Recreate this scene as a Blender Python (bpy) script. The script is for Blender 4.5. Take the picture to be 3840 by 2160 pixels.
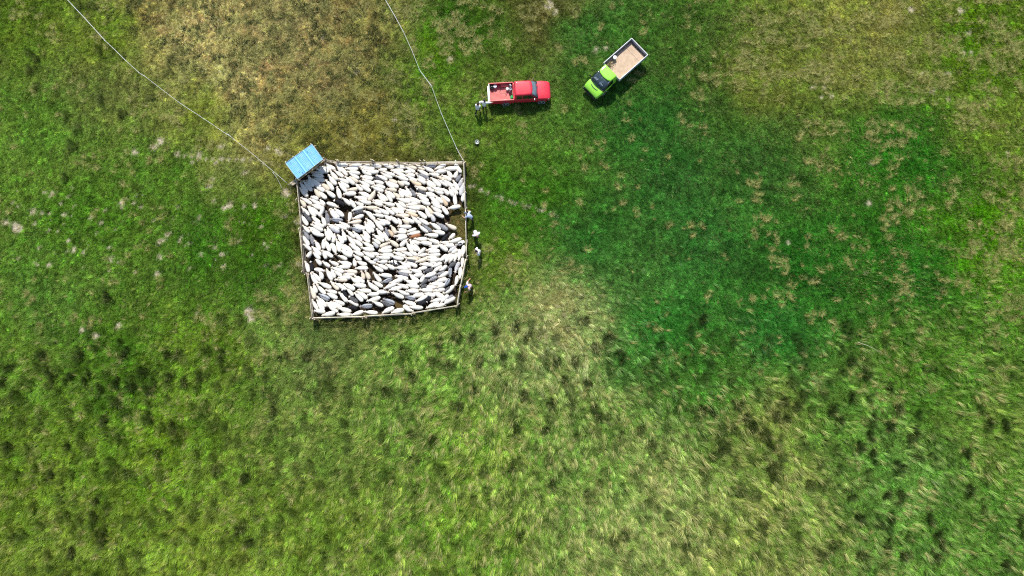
import bpy, bmesh, math, random
import numpy as np
from mathutils import Vector, Matrix, Euler

for o in list(bpy.data.objects):
    bpy.data.objects.remove(o)
SC = bpy.context.scene
COL = SC.collection
R = math.radians

# ------------------------------------------------------------ camera, sky, sun
CAM_H, FPX, TILT = 60.0, 2500.0, math.atan(310 / 2500)
cam_d = bpy.data.cameras.new("drone_camera")
cam_d.sensor_width = 36.0
cam_d.lens = 36.0 * FPX / 3840
cam_d.clip_start = 1.0
cam_d.clip_end = 3000.0
cam = bpy.data.objects.new("drone_camera", cam_d)
cam.location = (0, 0, CAM_H)
cam.rotation_euler = (TILT, 0, 0)
COL.objects.link(cam)
SC.camera = cam

SUN_EL = R(50)
SUN_AZ = -0.12
world = bpy.data.worlds.new("World")
SC.world = world
world.use_nodes = True
wn = world.node_tree
wn.nodes.clear()
sky = wn.nodes.new("ShaderNodeTexSky")
sky.sky_type = 'NISHITA'
sky.sun_disc = False
sky.sun_elevation = SUN_EL
sky.sun_rotation = SUN_AZ
bg = wn.nodes.new("ShaderNodeBackground")
bg.inputs[1].default_value = 0.11
wo = wn.nodes.new("ShaderNodeOutputWorld")
wn.links.new(sky.outputs[0], bg.inputs[0])
wn.links.new(bg.outputs[0], wo.inputs[0])

sun_d = bpy.data.lights.new("sun", 'SUN')
sun_d.energy = 4.3
sun_d.angle = R(0.55)
sun_d.color = (1.0, 0.965, 0.9)
sun = bpy.data.objects.new("sun", sun_d)
sv = Vector((math.sin(SUN_AZ) * math.cos(SUN_EL), math.cos(SUN_AZ) * math.cos(SUN_EL), math.sin(SUN_EL)))
sun.rotation_euler = sv.to_track_quat('Z', 'Y').to_euler()
sun.location = sv * 100
COL.objects.link(sun)

SC.cycles.use_denoising = False
SC.cycles.filter_width = 1.15
SC.cycles.max_bounces = 6
SC.view_settings.view_transform = 'Standard'
SC.view_settings.look = 'None'
SC.view_settings.exposure = 0.45
SC.view_settings.gamma = 1.0
SC.view_settings.use_curve_mapping = False

CT, ST = math.cos(TILT), math.sin(TILT)


def at(px, py, z=0.0):
    """the point of the place at height z that the photograph shows at pixel px, py"""
    u, v = (px - 1920) / FPX, (1080 - py) / FPX
    dy, dz = v * CT + ST, v * ST - CT
    k = (z - CAM_H) / dz
    return Vector((u * k, dy * k, z))


def to_px(x, y, z=0.0):
    x, y = np.asarray(x, float), np.asarray(y, float)
    dz = z - CAM_H
    yy = y * CT + dz * ST
    zz = -y * ST + dz * CT
    return 1920 + FPX * x / -zz, 1080 - FPX * yy / -zz


# ------------------------------------------------------------ helpers
def srgb(r, g, b):
    f = lambda c: c / 12.92 if c <= 0.04045 else ((c + 0.055) / 1.055) ** 2.4
    return tuple(f(c / 255.0) for c in (r, g, b))


class N:
    """little node builder"""
    def __init__(s, name):
        s.m = bpy.data.materials.new(name)
        s.m.use_nodes = True
        s.t = s.m.node_tree
        s.t.nodes.clear()
        s.out = s.new('OutputMaterial')

    def new(s, kind, **kw):
        n = s.t.nodes.new('ShaderNode' + kind)
        for k, v in kw.items():
            setattr(n, k, v)
        return n

    def link(s, a, b):
        s.t.links.new(a, b)

    def noise(s, scale, detail=4, rough=0.6, vec=None):
        n = s.new('TexNoise')
        n.inputs['Scale'].default_value = scale
        n.inputs['Detail'].default_value = detail
        n.inputs['Roughness'].default_value = rough
        if vec is not None:
            s.link(vec, n.inputs['Vector'])
        return n.outputs['Fac']

    def ramp(s, fac, stops):
        n = s.new('ValToRGB')
        cr = n.color_ramp
        while len(cr.elements) > 1:
            cr.elements.remove(cr.elements[-1])
        for i, (p, c) in enumerate(stops):
            e = cr.elements[0] if i == 0 else cr.elements.new(p)
            e.position = p
            e.color = (*c, 1)
        s.link(fac, n.inputs[0])
        return n.outputs[0]


def mat(name, col, rough=0.6, var=0.12, scale=6.0, metal=0.0, coat=0.0, bump=0.0, bscale=30.0, spec=0.5, col2=None):
    b = N(name)
    tc = b.new('TexCoord')
    f = b.noise(scale, 5, 0.65, tc.outputs['Object'])
    c2 = col2 if col2 else tuple(max(0, c * (1 - 2 * var)) for c in col)
    hi = tuple(min(1, c * (1 + var)) for c in col)
    rc = b.ramp(f, [(0.3, c2), (0.68, hi)])
    p = b.new('BsdfPrincipled')
    b.link(rc, p.inputs['Base Color'])
    p.inputs['Roughness'].default_value = rough
    p.inputs['Metallic'].default_value = metal
    p.inputs['Specular IOR Level'].default_value = spec
    if coat:
        p.inputs['Coat Weight'].default_value = coat
        p.inputs['Coat Roughness'].default_value = 0.08
    if bump:
        bn = b.new('Bump')
        bn.inputs['Strength'].default_value = bump
        bn.inputs['Distance'].default_value = 0.02
        b.link(b.noise(bscale, 4, 0.6, tc.outputs['Object']), bn.inputs['Height'])
        b.link(bn.outputs[0], p.inputs['Normal'])
    b.link(p.outputs[0], b.out.inputs[0])
    return b.m


def tag(o, label=None, cat=None, group=None, kind=None):
    if label: o['label'] = label
    if cat: o['category'] = cat
    if group: o['group'] = group
    if kind: o['kind'] = kind
    return o


def empty(name, loc=(0, 0, 0), rz=0.0):
    o = bpy.data.objects.new(name, None)
    o.location = loc
    o.rotation_euler = (0, 0, rz)
    o.empty_display_size = 0.2
    COL.objects.link(o)
    return o


def link(name, me, mats=(), parent=None, smooth=False):
    o = bpy.data.objects.new(name, me)
    for m in (mats if isinstance(mats, (list, tuple)) else [mats]):
        me.materials.append(m)
    if smooth:
        me.polygons.foreach_set('use_smooth', [True] * len(me.polygons))
    COL.objects.link(o)
    if parent is not None:
        o.parent = parent
    return o


class MB:
    """collects verts and faces of ONE mesh"""
    def __init__(s):
        s.v, s.f, s.mi = [], [], []

    def add(s, vs, fs, mi=0):
        k = len(s.v)
        s.v += [tuple(p) for p in vs]
        s.f += [tuple(i + k for i in f) for f in fs]
        s.mi += [mi] * len(fs)
        return s

    def box(s, x0, x1, y0, y1, z0, z1, mi=0):
        return s.add([(x0, y0, z0), (x1, y0, z0), (x1, y1, z0), (x0, y1, z0), (x0, y0, z1), (x1, y0, z1), (x1, y1, z1), (x0, y1, z1)],
                     [(0, 3, 2, 1), (4, 5, 6, 7), (0, 1, 5, 4), (1, 2, 6, 5), (2, 3, 7, 6), (3, 0, 4, 7)], mi)

    def loft(s, rings, cap=True, mi=0, closed=True):
        """rings: lists of the same number of points"""
        n = len(rings[0])
        vs = [p for r in rings for p in r]
        fs = []
        for i in range(len(rings) - 1):
            for j in range(n if closed else n - 1):
                a, b2 = i * n + j, i * n + (j + 1) % n
                fs.append((a, b2, b2 + n, a + n))
        if cap:
            fs.append(tuple(range(n - 1, -1, -1)))
            fs.append(tuple((len(rings) - 1) * n + j for j in range(n)))
        return s.add(vs, fs, mi)

    def tube(s, pts, rad, n=8, mi=0, flat=1.0):
        pts = [Vector(p) for p in pts]
        if not isinstance(rad, (list, tuple)):
            rad = [rad] * len(pts)
        rings = []
        for i, p in enumerate(pts):
            d = (pts[min(i + 1, len(pts) - 1)] - pts[max(i - 1, 0)]).normalized()
            a = d.cross(Vector((0, 0, 1)))
            if a.length < 0.05:
                a = d.cross(Vector((0, 1, 0)))
            a.normalize()
            c = d.cross(a)
            rings.append([p + (a * math.cos(2 * math.pi * k / n) + c * flat * math.sin(2 * math.pi * k / n)) * rad[i] for k in range(n)])
        return s.loft(rings, True, mi)

    def lathe(s, prof, n=16, c=(0, 0, 0), mi=0, cap=True):
        rings = [[(c[0] + r * math.cos(2 * math.pi * k / n), c[1] + r * math.sin(2 * math.pi * k / n), c[2] + z) for k in range(n)] for r, z in prof]
        return s.loft(rings, cap, mi)

    def mesh(s, name):
        me = bpy.data.meshes.new(name)
        me.from_pydata(s.v, [], s.f)
        me.polygons.foreach_set('material_index', s.mi)
        me.update()
        bm = bmesh.new()
        bm.from_mesh(me)
        bmesh.ops.recalc_face_normals(bm, faces=bm.faces)
        bm.to_mesh(me)
        bm.free()
        return me

    def build(s, name, mats, parent=None, smooth=False, bevel=0.0, seg=2):
        o = link(name, s.mesh(name), mats, parent, smooth)
        if bevel:
            b = o.modifiers.new('bevel', 'BEVEL')
            b.width = bevel
            b.segments = seg
            b.limit_method = 'ANGLE'
            b.angle_limit = R(35)
            if smooth or seg > 1:
                for p in o.data.polygons:
                    p.use_smooth = True
                w = o.modifiers.new('wn', 'WEIGHTED_NORMAL')
                w.keep_sharp = True
        return o


# ------------------------------------------------------------ noise for numpy
def vnoise(x, y, seed):
    xi, yi = np.floor(x).astype(np.int64), np.floor(y).astype(np.int64)
    fx, fy = x - xi, y - yi
    fx, fy = fx * fx * (3 - 2 * fx), fy * fy * (3 - 2 * fy)

    def h(a, b):
        n = (a * 374761393 + b * 668265263 + seed * 1442695041) & 0xffffffff
        n = ((n ^ (n >> 13)) * 1274126177) & 0xffffffff
        return ((n ^ (n >> 16)) & 0xffff) / 65535.0
    return (h(xi, yi) * (1 - fx) + h(xi + 1, yi) * fx) * (1 - fy) + (h(xi, yi + 1) * (1 - fx) + h(xi + 1, yi + 1) * fx) * fy


def fbm(x, y, sc, seed, octv=4):
    r, a, t = 0, 1.0, 0
    for k in range(octv):
        r = r + a * vnoise(x * sc * 2 ** k + 17.3 * k, y * sc * 2 ** k - 9.1 * k, seed + k)
        t += a
        a *= 0.55
    return r / t
# ------------------------------------------------------------ the pasture: colour of the sward from place to place
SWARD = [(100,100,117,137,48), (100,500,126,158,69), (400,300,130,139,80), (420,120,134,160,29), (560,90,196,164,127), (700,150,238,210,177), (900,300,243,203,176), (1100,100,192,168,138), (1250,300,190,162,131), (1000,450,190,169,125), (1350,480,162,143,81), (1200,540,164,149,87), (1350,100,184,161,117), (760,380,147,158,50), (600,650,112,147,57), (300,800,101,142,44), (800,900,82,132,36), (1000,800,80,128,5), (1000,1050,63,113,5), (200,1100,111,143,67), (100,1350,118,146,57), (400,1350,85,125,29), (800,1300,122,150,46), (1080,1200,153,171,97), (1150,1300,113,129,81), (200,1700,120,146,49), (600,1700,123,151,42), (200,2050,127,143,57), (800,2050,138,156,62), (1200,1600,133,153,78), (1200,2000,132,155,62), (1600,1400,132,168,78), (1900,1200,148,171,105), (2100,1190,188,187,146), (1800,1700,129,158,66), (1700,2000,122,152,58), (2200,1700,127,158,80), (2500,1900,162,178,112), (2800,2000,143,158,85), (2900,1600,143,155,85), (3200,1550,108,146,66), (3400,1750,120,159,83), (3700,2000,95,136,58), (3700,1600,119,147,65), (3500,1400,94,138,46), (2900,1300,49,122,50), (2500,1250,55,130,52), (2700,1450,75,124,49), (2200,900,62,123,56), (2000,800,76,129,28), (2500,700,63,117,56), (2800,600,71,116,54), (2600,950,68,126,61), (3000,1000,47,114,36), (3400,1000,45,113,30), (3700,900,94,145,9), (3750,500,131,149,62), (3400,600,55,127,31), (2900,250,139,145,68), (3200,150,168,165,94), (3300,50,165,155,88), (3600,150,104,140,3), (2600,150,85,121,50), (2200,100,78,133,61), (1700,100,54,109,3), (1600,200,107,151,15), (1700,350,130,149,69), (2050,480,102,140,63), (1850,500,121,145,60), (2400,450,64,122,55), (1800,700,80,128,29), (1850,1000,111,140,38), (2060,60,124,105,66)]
# straw share, straw in wisps
DRY = [(100,100,.15),(400,300,.2),(560,80,.42),(750,150,.6),(950,300,.58),(1200,200,.5),(1350,450,.4),(1000,500,.5),(600,700,.15),(300,900,.12),(1000,900,.15),
 (300,1400,.18),(900,1300,.25),(1150,1200,.4),(400,1800,.2),(1200,1800,.25),(1900,1250,.4),(2100,1190,.65),(1700,1700,.3),(2300,1900,.42),(2800,2000,.4),(3200,1600,.15),
 (3700,1600,.25),(2500,1250,.1),(2300,850,.06),(2700,800,.12),(2800,550,.22),(2900,200,.5),(3300,100,.55),(3500,500,.3),(3700,900,.38),(3400,1050,.25),(2400,200,.18),(1750,250,.35),(3000,1200,.12),(1900,800,.15)]
SWARD = np.array(SWARD, float)
DRY = np.array(DRY, float)


def lin(c):
    c = c / 255.0
    return np.where(c <= 0.04045, c / 12.92, ((c + 0.055) / 1.055) ** 2.4)


_sp = [at(a, b) for a, b in SWARD[:, :2]]
SW_XY = np.array([(p.x, p.y) for p in _sp])
SW_C = lin(SWARD[:, 2:])
_dp = [at(a, b) for a, b in DRY[:, :2]]
DR_XY = np.array([(p.x, p.y) for p in _dp])


FAN = at(1930, 1010)


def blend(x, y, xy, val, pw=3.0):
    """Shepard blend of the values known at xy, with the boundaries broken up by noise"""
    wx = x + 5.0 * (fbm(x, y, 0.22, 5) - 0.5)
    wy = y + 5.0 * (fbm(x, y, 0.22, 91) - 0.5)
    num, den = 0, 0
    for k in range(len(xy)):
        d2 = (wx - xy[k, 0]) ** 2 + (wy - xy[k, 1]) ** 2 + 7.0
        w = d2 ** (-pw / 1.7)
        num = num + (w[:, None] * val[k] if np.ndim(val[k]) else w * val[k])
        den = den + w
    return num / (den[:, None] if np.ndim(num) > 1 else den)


PEN = [at(*p) for p in [(1113, 684), (1215, 598), (1400, 611), (1737, 609), (1744, 786), (1747, 842), (1747, 970), (1726, 1073), (1714, 1141), (1545, 1173), (1364, 1186), (1176, 1191), (1152, 1024), (1140, 1020), (1128, 850)]]



def fan_streak(x, y):
    """the grass lies in long streaks that fan out below the pen"""
    a = np.arctan2(x - FAN.x, FAN.y - y)
    r = np.hypot(x - FAN.x, y - FAN.y)
    return fbm(a * r * .28 + a * 9, r * .42, 1.0, 203, 3)


def far_side(py):
    return 1 / (1 + np.exp((1130 - py) / 90))


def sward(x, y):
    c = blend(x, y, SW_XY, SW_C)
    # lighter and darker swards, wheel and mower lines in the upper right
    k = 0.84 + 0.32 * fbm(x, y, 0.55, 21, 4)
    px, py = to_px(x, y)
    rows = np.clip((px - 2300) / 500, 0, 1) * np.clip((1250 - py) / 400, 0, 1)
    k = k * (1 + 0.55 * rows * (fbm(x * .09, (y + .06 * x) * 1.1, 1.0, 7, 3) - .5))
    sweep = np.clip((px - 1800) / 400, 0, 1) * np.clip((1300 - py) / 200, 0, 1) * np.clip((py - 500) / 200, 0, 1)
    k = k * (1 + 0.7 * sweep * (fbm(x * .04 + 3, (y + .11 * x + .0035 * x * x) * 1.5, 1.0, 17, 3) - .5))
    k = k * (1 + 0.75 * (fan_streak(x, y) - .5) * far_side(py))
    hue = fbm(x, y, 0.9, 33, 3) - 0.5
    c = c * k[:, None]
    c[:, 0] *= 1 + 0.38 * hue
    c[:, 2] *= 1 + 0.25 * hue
    # clumps of darker and paler growth
    fine = np.clip(0.55 + 0.9 * fbm(x, y, 2.1, 87, 3), 0.4, 1.7)
    # grass worn and yellowed along the pen
    dist = np.full(x.shape, 9.0)
    for i in range(len(PEN)):
        a, b2 = PEN[i], PEN[(i + 1) % len(PEN)]
        ex, ey = b2.x - a.x, b2.y - a.y
        t = np.clip(((x - a.x) * ex + (y - a.y) * ey) / (ex * ex + ey * ey), 0, 1)
        dist = np.minimum(dist, np.hypot(x - a.x - t * ex, y - a.y - t * ey))
    wear = np.clip(1.25 - dist / (.5 + 2.2 * fbm(x, y, .5, 501, 2)), 0, 1)[:, None] * .6
    c = c * (1 - wear) + np.array([.105, .085, .030]) * wear
    return c * fine[:, None] * np.array([1.55, 1.80, 1.15])


def dryness(x, y):
    d = blend(x, y, DR_XY, DRY[:, 2])
    px, py = to_px(x, y)
    rows = np.clip((px - 2300) / 500, 0, 1) * np.clip((900 - py) / 500, 0, 1)
    w = fbm(x, y, 0.75, 57, 3) * (1 - .6 * rows) + .6 * rows * fbm(x * .28, (y + .06 * x) * 1.15, 1.0, 58, 3)
    fs = far_side(py)
    w = w * (1 - .65 * fs) + fan_streak(x, y) * .65 * fs
    return np.clip(d * (0.1 + 1.5 * np.clip((w - 0.3) * 2.2, 0, 1)), 0, 1)


# pale bleached spots where nothing green grows (x, y, radius in metres)
SPOTS = []
for a, b, r in [(85,1145,.55),(30,1120,.35),(165,1065,.3),(210,1070,.22),(250,1075,.2),(325,1080,.2),(458,1095,.28),(503,1120,.2),(580,1150,.18),(345,1210,.22),(370,1260,.3),
 (418,1270,.25),(195,1245,.2),(545,1245,.22),(555,1305,.25),(245,1335,.3),(185,1325,.22),(275,1270,.18),(95,1300,.2),(550,1360,.2),(790,1380,.28),(680,1370,.22),(805,1290,.28),
 (840,1180,.26),(818,1210,.26),(795,1220,.22),(905,1215,.2),(1080,1250,.18),(1115,1280,.26),(1120,1340,.24),(955,1345,.18),(615,1018,.32),(675,1020,.2),(1065,905,.28),(1050,935,.22),
 (1155,1033,.32),(1125,1050,.24),(1225,1035,.2),(1280,1035,.26),(1230,870,.22),(1085,820,.25),(965,820,.2),(810,705,.36),(775,740,.36),(680,765,.36),(1000,775,.3),(1080,1010,.2),(1000,1097,.22),
 (1200,1215,.2),(365,945,.16),(265,975,.2),(310,1025,.2),(1110,740,.34),(1345,745,.25),(1400,765,.35),(1500,1110,.3),(1505,1330,.3),(1440,970,.45)]:
    p = at(a / 1.3414, b / 1.3414)
    SPOTS.append((p.x, p.y, r, 0))
for i in range(15):   # trodden line through the left pasture to the shelter
    t = i / 14
    p = at(664 + 385 * t, 577 + 38 * t + 5 * math.sin(t * 7))
    SPOTS.append((p.x, p.y, 0.17 + 0.1 * (i % 3 == 0), 0))
for a, b, r in [(730,395,.26),(710,440,.24),(655,440,.22),(745,480,.22),(697,490,.2),(937,670,.26),(955,820,.22),(940,1022,.3),(1065,1090,.22),(530,1220,.2),(920,1375,.2),(1415,265,.2),(1450,265,.22),
 (1205,370,.2),(1335,370,.22),(1335,500,.26),(1255,460,.26),(1635,775,.24),(1150,50,.36),(1395,55,.36),(1440,165,.3)]:
    p = at(2560 + a / 1.3414, b / 1.3414)
    SPOTS.append((p.x, p.y, r, 0))
for a, b, r in [(1250,125,.5),(1265,160,.35),(990,130,.22),(595,190,.3),(415,210,.3),(480,240,.3),(1350,670,.22)]:
    p = at(a / 1.3414, 1080 + b / 1.3414)
    SPOTS.append((p.x, p.y, r, 0))
for a, b, r in [(1620,315,.2),(1210,140,.28),(1480,450,.25),(1340,270,.25),(1690,220,.3),(2060,20,.5),(2080,45,.3),(2270,180,.22),(2235,183,.3)]:
    p = at(a, b)
    SPOTS.append((p.x, p.y, r, 0))
for i in range(26):   # faint track leaving the pen to the lower right
    t = i / 25
    p = at(1762 + 330 * t, 694 + 122 * t + 6 * math.sin(t * 5))
    if i % 4 != 2: SPOTS.append((p.x, p.y, .10 + .05 * (i % 3 == 0), 0))
_sr = random.Random(4)
for i in range(60):   # more of them, smaller, over the left pasture
    p = at(_sr.uniform(0, 1080), _sr.triangular(660, 1060, 800))
    SPOTS.append((p.x, p.y, _sr.uniform(.08, .18), 0))
SPOTS = np.array(SPOTS)

def in_poly(x, y, poly):
    r = np.zeros(x.shape, bool)
    n = len(poly)
    for i in range(n):
        x0, y0, x1, y1 = poly[i].x, poly[i].y, poly[(i + 1) % n].x, poly[(i + 1) % n].y
        c = ((y0 > y) != (y1 > y)) & (x < (x1 - x0) * (y - y0) / (y1 - y0 + 1e-12) + x0)
        r ^= c
    return r


def spot_field(x, y):
    s = np.zeros(x.shape)
    wob = 0.6 + 0.8 * fbm(x, y, 2.2, 77, 2)
    for sx, sy, r, _ in SPOTS:
        m = (np.abs(x - sx) < 1.2) & (np.abs(y - sy) < 1.2)
        if m.any():
            d = np.hypot(x[m] - sx, y[m] - sy) / (r * .85 * wob[m])
            s[m] = np.maximum(s[m], np.clip((1.3 - d) * 2.5, 0, 1))
    return s


# ------------------------------------------------------------ ground sheet
KALB = 0.60          # sward colour as seen -> base colour of the plants


def axis(lo, hi, far, step):
    a = list(np.arange(lo, hi + step * .5, step))
    k, d = [], step
    p = hi
    while p < far:
        d *= 1.5
        p += d
        k.append(p)
    j, d, p = [], step, lo
    while p > -far:
        d *= 1.5
        p -= d
        j.append(p)
    return np.array(j[::-1] + a + k)


gx, gy = axis(-56, 56, 900, 0.32), axis(-25, 41, 900, 0.32)
X, Y = np.meshgrid(gx, gy)
xf, yf = X.ravel(), Y.ravel()
inpen = in_poly(xf, yf, PEN)
zf = 0.10 * (fbm(xf, yf, 0.12, 3, 3) - 0.5) + 0.05 * (fbm(xf, yf, 0.8, 13, 2) - 0.5)
zf = np.where(inpen, -0.01, zf - 0.03)
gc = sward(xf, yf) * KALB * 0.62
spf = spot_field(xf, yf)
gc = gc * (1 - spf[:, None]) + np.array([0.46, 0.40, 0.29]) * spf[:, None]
mud = np.array([0.042, 0.030, 0.018])
lit = fbm(xf, yf, 1.2, 44, 3)
gc[inpen] = (mud * (0.6 + 0.9 * lit[:, None]))[inpen]
ppx, ppy = to_px(xf, yf)
right_gap = inpen & (ppx > 1690) & (ppy > 770) & (ppy < 905)
gc[right_gap] = (np.array([0.135, 0.100, 0.030]) * (0.55 + 0.9 * lit[:, None]))[right_gap]
low_gap = inpen & (ppx > 1470) & (ppx < 1525) & (ppy > 1125) & (ppy < 1165)
gc[low_gap] = (np.array([0.10, 0.07, 0.028]) * (0.6 + 0.8 * lit[:, None]))[low_gap]
nx_, ny_ = len(gx), len(gy)
idx = np.arange(nx_ * ny_).reshape(ny_, nx_)
quads = np.stack([idx[:-1, :-1], idx[:-1, 1:], idx[1:, 1:], idx[1:, :-1]], -1).reshape(-1, 4)
me = bpy.data.meshes.new("ground")
me.vertices.add(len(xf))
me.vertices.foreach_set('co', np.stack([xf, yf, zf], -1).ravel())
me.loops.add(quads.size)
me.loops.foreach_set('vertex_index', quads.ravel().astype(np.int32))
me.polygons.add(len(quads))
me.polygons.foreach_set('loop_start', np.arange(0, quads.size, 4, dtype=np.int32))
me.update(calc_edges=True)
me.polygons.foreach_set('use_smooth', np.ones(len(quads), bool))
at_ = me.attributes.new('soil', 'FLOAT_COLOR', 'POINT')
at_.data.foreach_set('color', np.concatenate([gc, np.ones((len(gc), 1))], 1).ravel())
b = N('sward_and_soil')
ga = b.new('Attribute', attribute_name='soil')
geo = b.new('NewGeometry')
n1 = b.noise(5.0, 6, 0.7, geo.outputs['Position'])
n2 = b.noise(28.0, 4, 0.7, geo.outputs['Position'])
mr = b.new('MapRange')
b.link(n1, mr.inputs[0])
mr.inputs[1].default_value, mr.inputs[2].default_value, mr.inputs[3].default_value, mr.inputs[4].default_value = .3, .7, .55, 1.4
mr2 = b.new('MapRange')
b.link(n2, mr2.inputs[0])
mr2.inputs[1].default_value, mr2.inputs[2].default_value, mr2.inputs[3].default_value, mr2.inputs[4].default_value = .3, .7, .6, 1.4
mm = b.new('Math', operation='MULTIPLY')
b.link(mr.outputs[0], mm.inputs[0]); b.link(mr2.outputs[0], mm.inputs[1])
vm = b.new('VectorMath', operation='SCALE')
b.link(ga.outputs['Color'], vm.inputs[0]); b.link(mm.outputs[0], vm.inputs['Scale'])
p = b.new('BsdfPrincipled')
p.inputs['Roughness'].default_value = 0.95
p.inputs['Specular IOR Level'].default_value = 0.1
b.link(vm.outputs[0], p.inputs['Base Color'])
bn = b.new('Bump'); bn.inputs['Strength'].default_value = 0.9; bn.inputs['Distance'].default_value = 0.05
b.link(n2, bn.inputs['Height']); b.link(bn.outputs[0], p.inputs['Normal'])
b.link(p.outputs[0], b.out.inputs[0])
ground = link('ground', me, b.m)
tag(ground, 'wide green pasture with dry straw coloured patches', None, None, 'structure')

# ------------------------------------------------------------ grass
rng = np.random.default_rng(11)


def blade_mesh(name, blades):
    """blades: (root, heading, length, width, lean0, lean1, bv, root radius)"""
    V, F, BV, BT = [], [], [], []
    for (rx, ry, hd, L, w, l0, l1, bv) in blades:
        k = len(V)
        x, y, z = rx, ry, 0.0
        dx, dy = math.cos(hd), math.sin(hd)
        for i in range(4):
            t = i / 3
            ww = w * (1 - 0.85 * t) * 0.5
            if i < 3:
                V += [(x - dy * ww, y + dx * ww, z), (x + dy * ww, y - dx * ww, z)]
                BV += [bv, bv]; BT += [t, t]
            else:
                V.append((x, y, z)); BV.append(bv); BT.append(t)
            a = l0 + (l1 - l0) * (t + 1 / 6)
            x += dx * math.sin(a) * L / 3; y += dy * math.sin(a) * L / 3
            z = max(0.01, z + math.cos(a) * L / 3)
        F += [(k, k + 1, k + 3, k + 2), (k + 2, k + 3, k + 5, k + 4), (k + 4, k + 5, k + 6)]
    m = bpy.data.meshes.new(name)
    m.from_pydata(V, [], F)
    for nm, dat in (('bv', BV), ('bt', BT)):
        a = m.attributes.new(nm, 'FLOAT', 'POINT')
        a.data.foreach_set('value', dat)
    m.update()
    return m


b = N('grass_blades')
ac = b.new('Attribute', attribute_name='gcol', attribute_type='INSTANCER')
ad = b.new('Attribute', attribute_name='gdry', attribute_type='INSTANCER')
av = b.new('Attribute', attribute_name='bv')
atp = b.new('Attribute', attribute_name='bt')
# per blade brightness
m1 = b.new('Math', operation='MULTIPLY_ADD'); b.link(av.outputs['Fac'], m1.inputs[0]); m1.inputs[1].default_value = 9.731; m1.inputs[2].default_value = 0.0
m2 = b.new('Math', operation='FRACT'); b.link(m1.outputs[0], m2.inputs[0])
m3 = b.new('MapRange'); b.link(m2.outputs[0], m3.inputs[0]); m3.inputs[3].default_value = 0.55; m3.inputs[4].default_value = 1.5
vs_ = b.new('VectorMath', operation='SCALE'); b.link(ac.outputs['Color'], vs_.inputs[0]); b.link(m3.outputs[0], vs_.inputs['Scale'])
lt = b.new('Math', operation='LESS_THAN'); b.link(av.outputs['Fac'], lt.inputs[0]); b.link(ad.outputs['Fac'], lt.inputs[1])
st = b.ramp(m2.outputs[0], [(0.0, (0.20, 0.195, 0.055)), (0.55, (0.41, 0.405, 0.125)), (1.0, (0.69, 0.675, 0.28))])
mx = b.new('Mix', data_type='RGBA'); b.link(lt.outputs[0], mx.inputs[0]); b.link(vs_.outputs[0], mx.inputs[6]); b.link(st, mx.inputs[7])
df = b.new('BsdfDiffuse'); b.link(mx.outputs[2], df.inputs[0])
tr = b.new('BsdfTranslucent'); b.link(mx.outputs[2], tr.inputs[0])
gl = b.new('BsdfGlossy'); gl.inputs['Roughness'].default_value = 0.45; gl.inputs[0].default_value = (.6, .6, .55, 1)
x1 = b.new('MixShader'); x1.inputs[0].default_value = 0.3; b.link(df.outputs[0], x1.inputs[1]); b.link(tr.outputs[0], x1.inputs[2])
x2 = b.new('MixShader'); x2.inputs[0].default_value = 0.02; b.link(x1.outputs[0], x2.inputs[1]); b.link(gl.outputs[0], x2.inputs[2])
b.link(x2.outputs[0], b.out.inputs[0])
M_GRASS = b.m

protos = bpy.data.collections.new('grass_kinds')
U = rng.uniform
PROTO_N = []


def add_proto(kind, blades):
    m = blade_mesh('grass_%s' % kind, blades)
    m.materials.append(M_GRASS)
    o = bpy.data.objects.new('grass_clump_%02d' % len(PROTO_N), m)
    protos.objects.link(o)
    PROTO_N.append(kind)


for _ in range(6):   # short close turf
    add_proto('turf', [(rng.normal(0, .075), rng.normal(0, .075), U(0, 6.283), U(.07, .19), U(.014, .030), U(.0, .5), U(.7, 1.6), U(0, 1)) for k in range(36)])
for _ in range(5):   # longer grass lying over to +x
    add_proto('long', [(U(-.16, .16), U(-.12, .12), rng.normal(0, .6), U(.2, .5), U(.010, .022), U(.0, .6), U(1.0, 1.75), U(0, 1)) for k in range(38)])
for _ in range(4):   # tussocks: blades arching out of a heart
    bl = []
    for k in range(120):
        h = U(0, 6.283)
        r = abs(rng.normal(0, .11))
        bl.append((r * math.cos(h), r * math.sin(h), h + rng.normal(0, .35), U(.35, .85), U(.012, .026), U(.05, .5), U(1.0, 2.1), U(0, 1)))
    add_proto('tussock', bl)
for _ in range(6):   # a wisp: a few long strands lying together
    add_proto('wisp', [(U(-.05, .05), rng.normal(0, .055), rng.normal(0, .2), U(.35, .75), U(.010, .02), U(.3, .8), U(1.2, 1.7), U(0, 1)) for k in range(18)])
K_W = [i for i, k in enumerate(PROTO_N) if k == 'wisp']
K_T = [i for i, k in enumerate(PROTO_N) if k == 'turf']
K_L = [i for i, k in enumerate(PROTO_N) if k == 'long']
K_U = [i for i, k in enumerate(PROTO_N) if k == 'tussock']

P_xyz, P_rot, P_scl, P_col, P_dry, P_idx = [], [], [], [], [], []


def zat(x, y):
    return 0.10 * (fbm(x, y, 0.12, 3, 3) - 0.5) + 0.05 * (fbm(x, y, 0.8, 13, 2) - 0.5) - 0.035


def put(x, y, heading, scl, col, dry, kinds):
    n = len(x)
    z = np.where(in_poly(x, y, PEN), -0.02, zat(x, y))
    P_xyz.append(np.stack([x, y, z], -1))
    P_rot.append(np.stack([rng.normal(0, .08, n), rng.normal(0, .08, n), heading], -1))
    P_scl.append(scl if scl.ndim == 2 else np.stack([scl] * 3, -1))
    P_col.append(col); P_dry.append(dry)
    P_idx.append(rng.choice(kinds, n))


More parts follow.
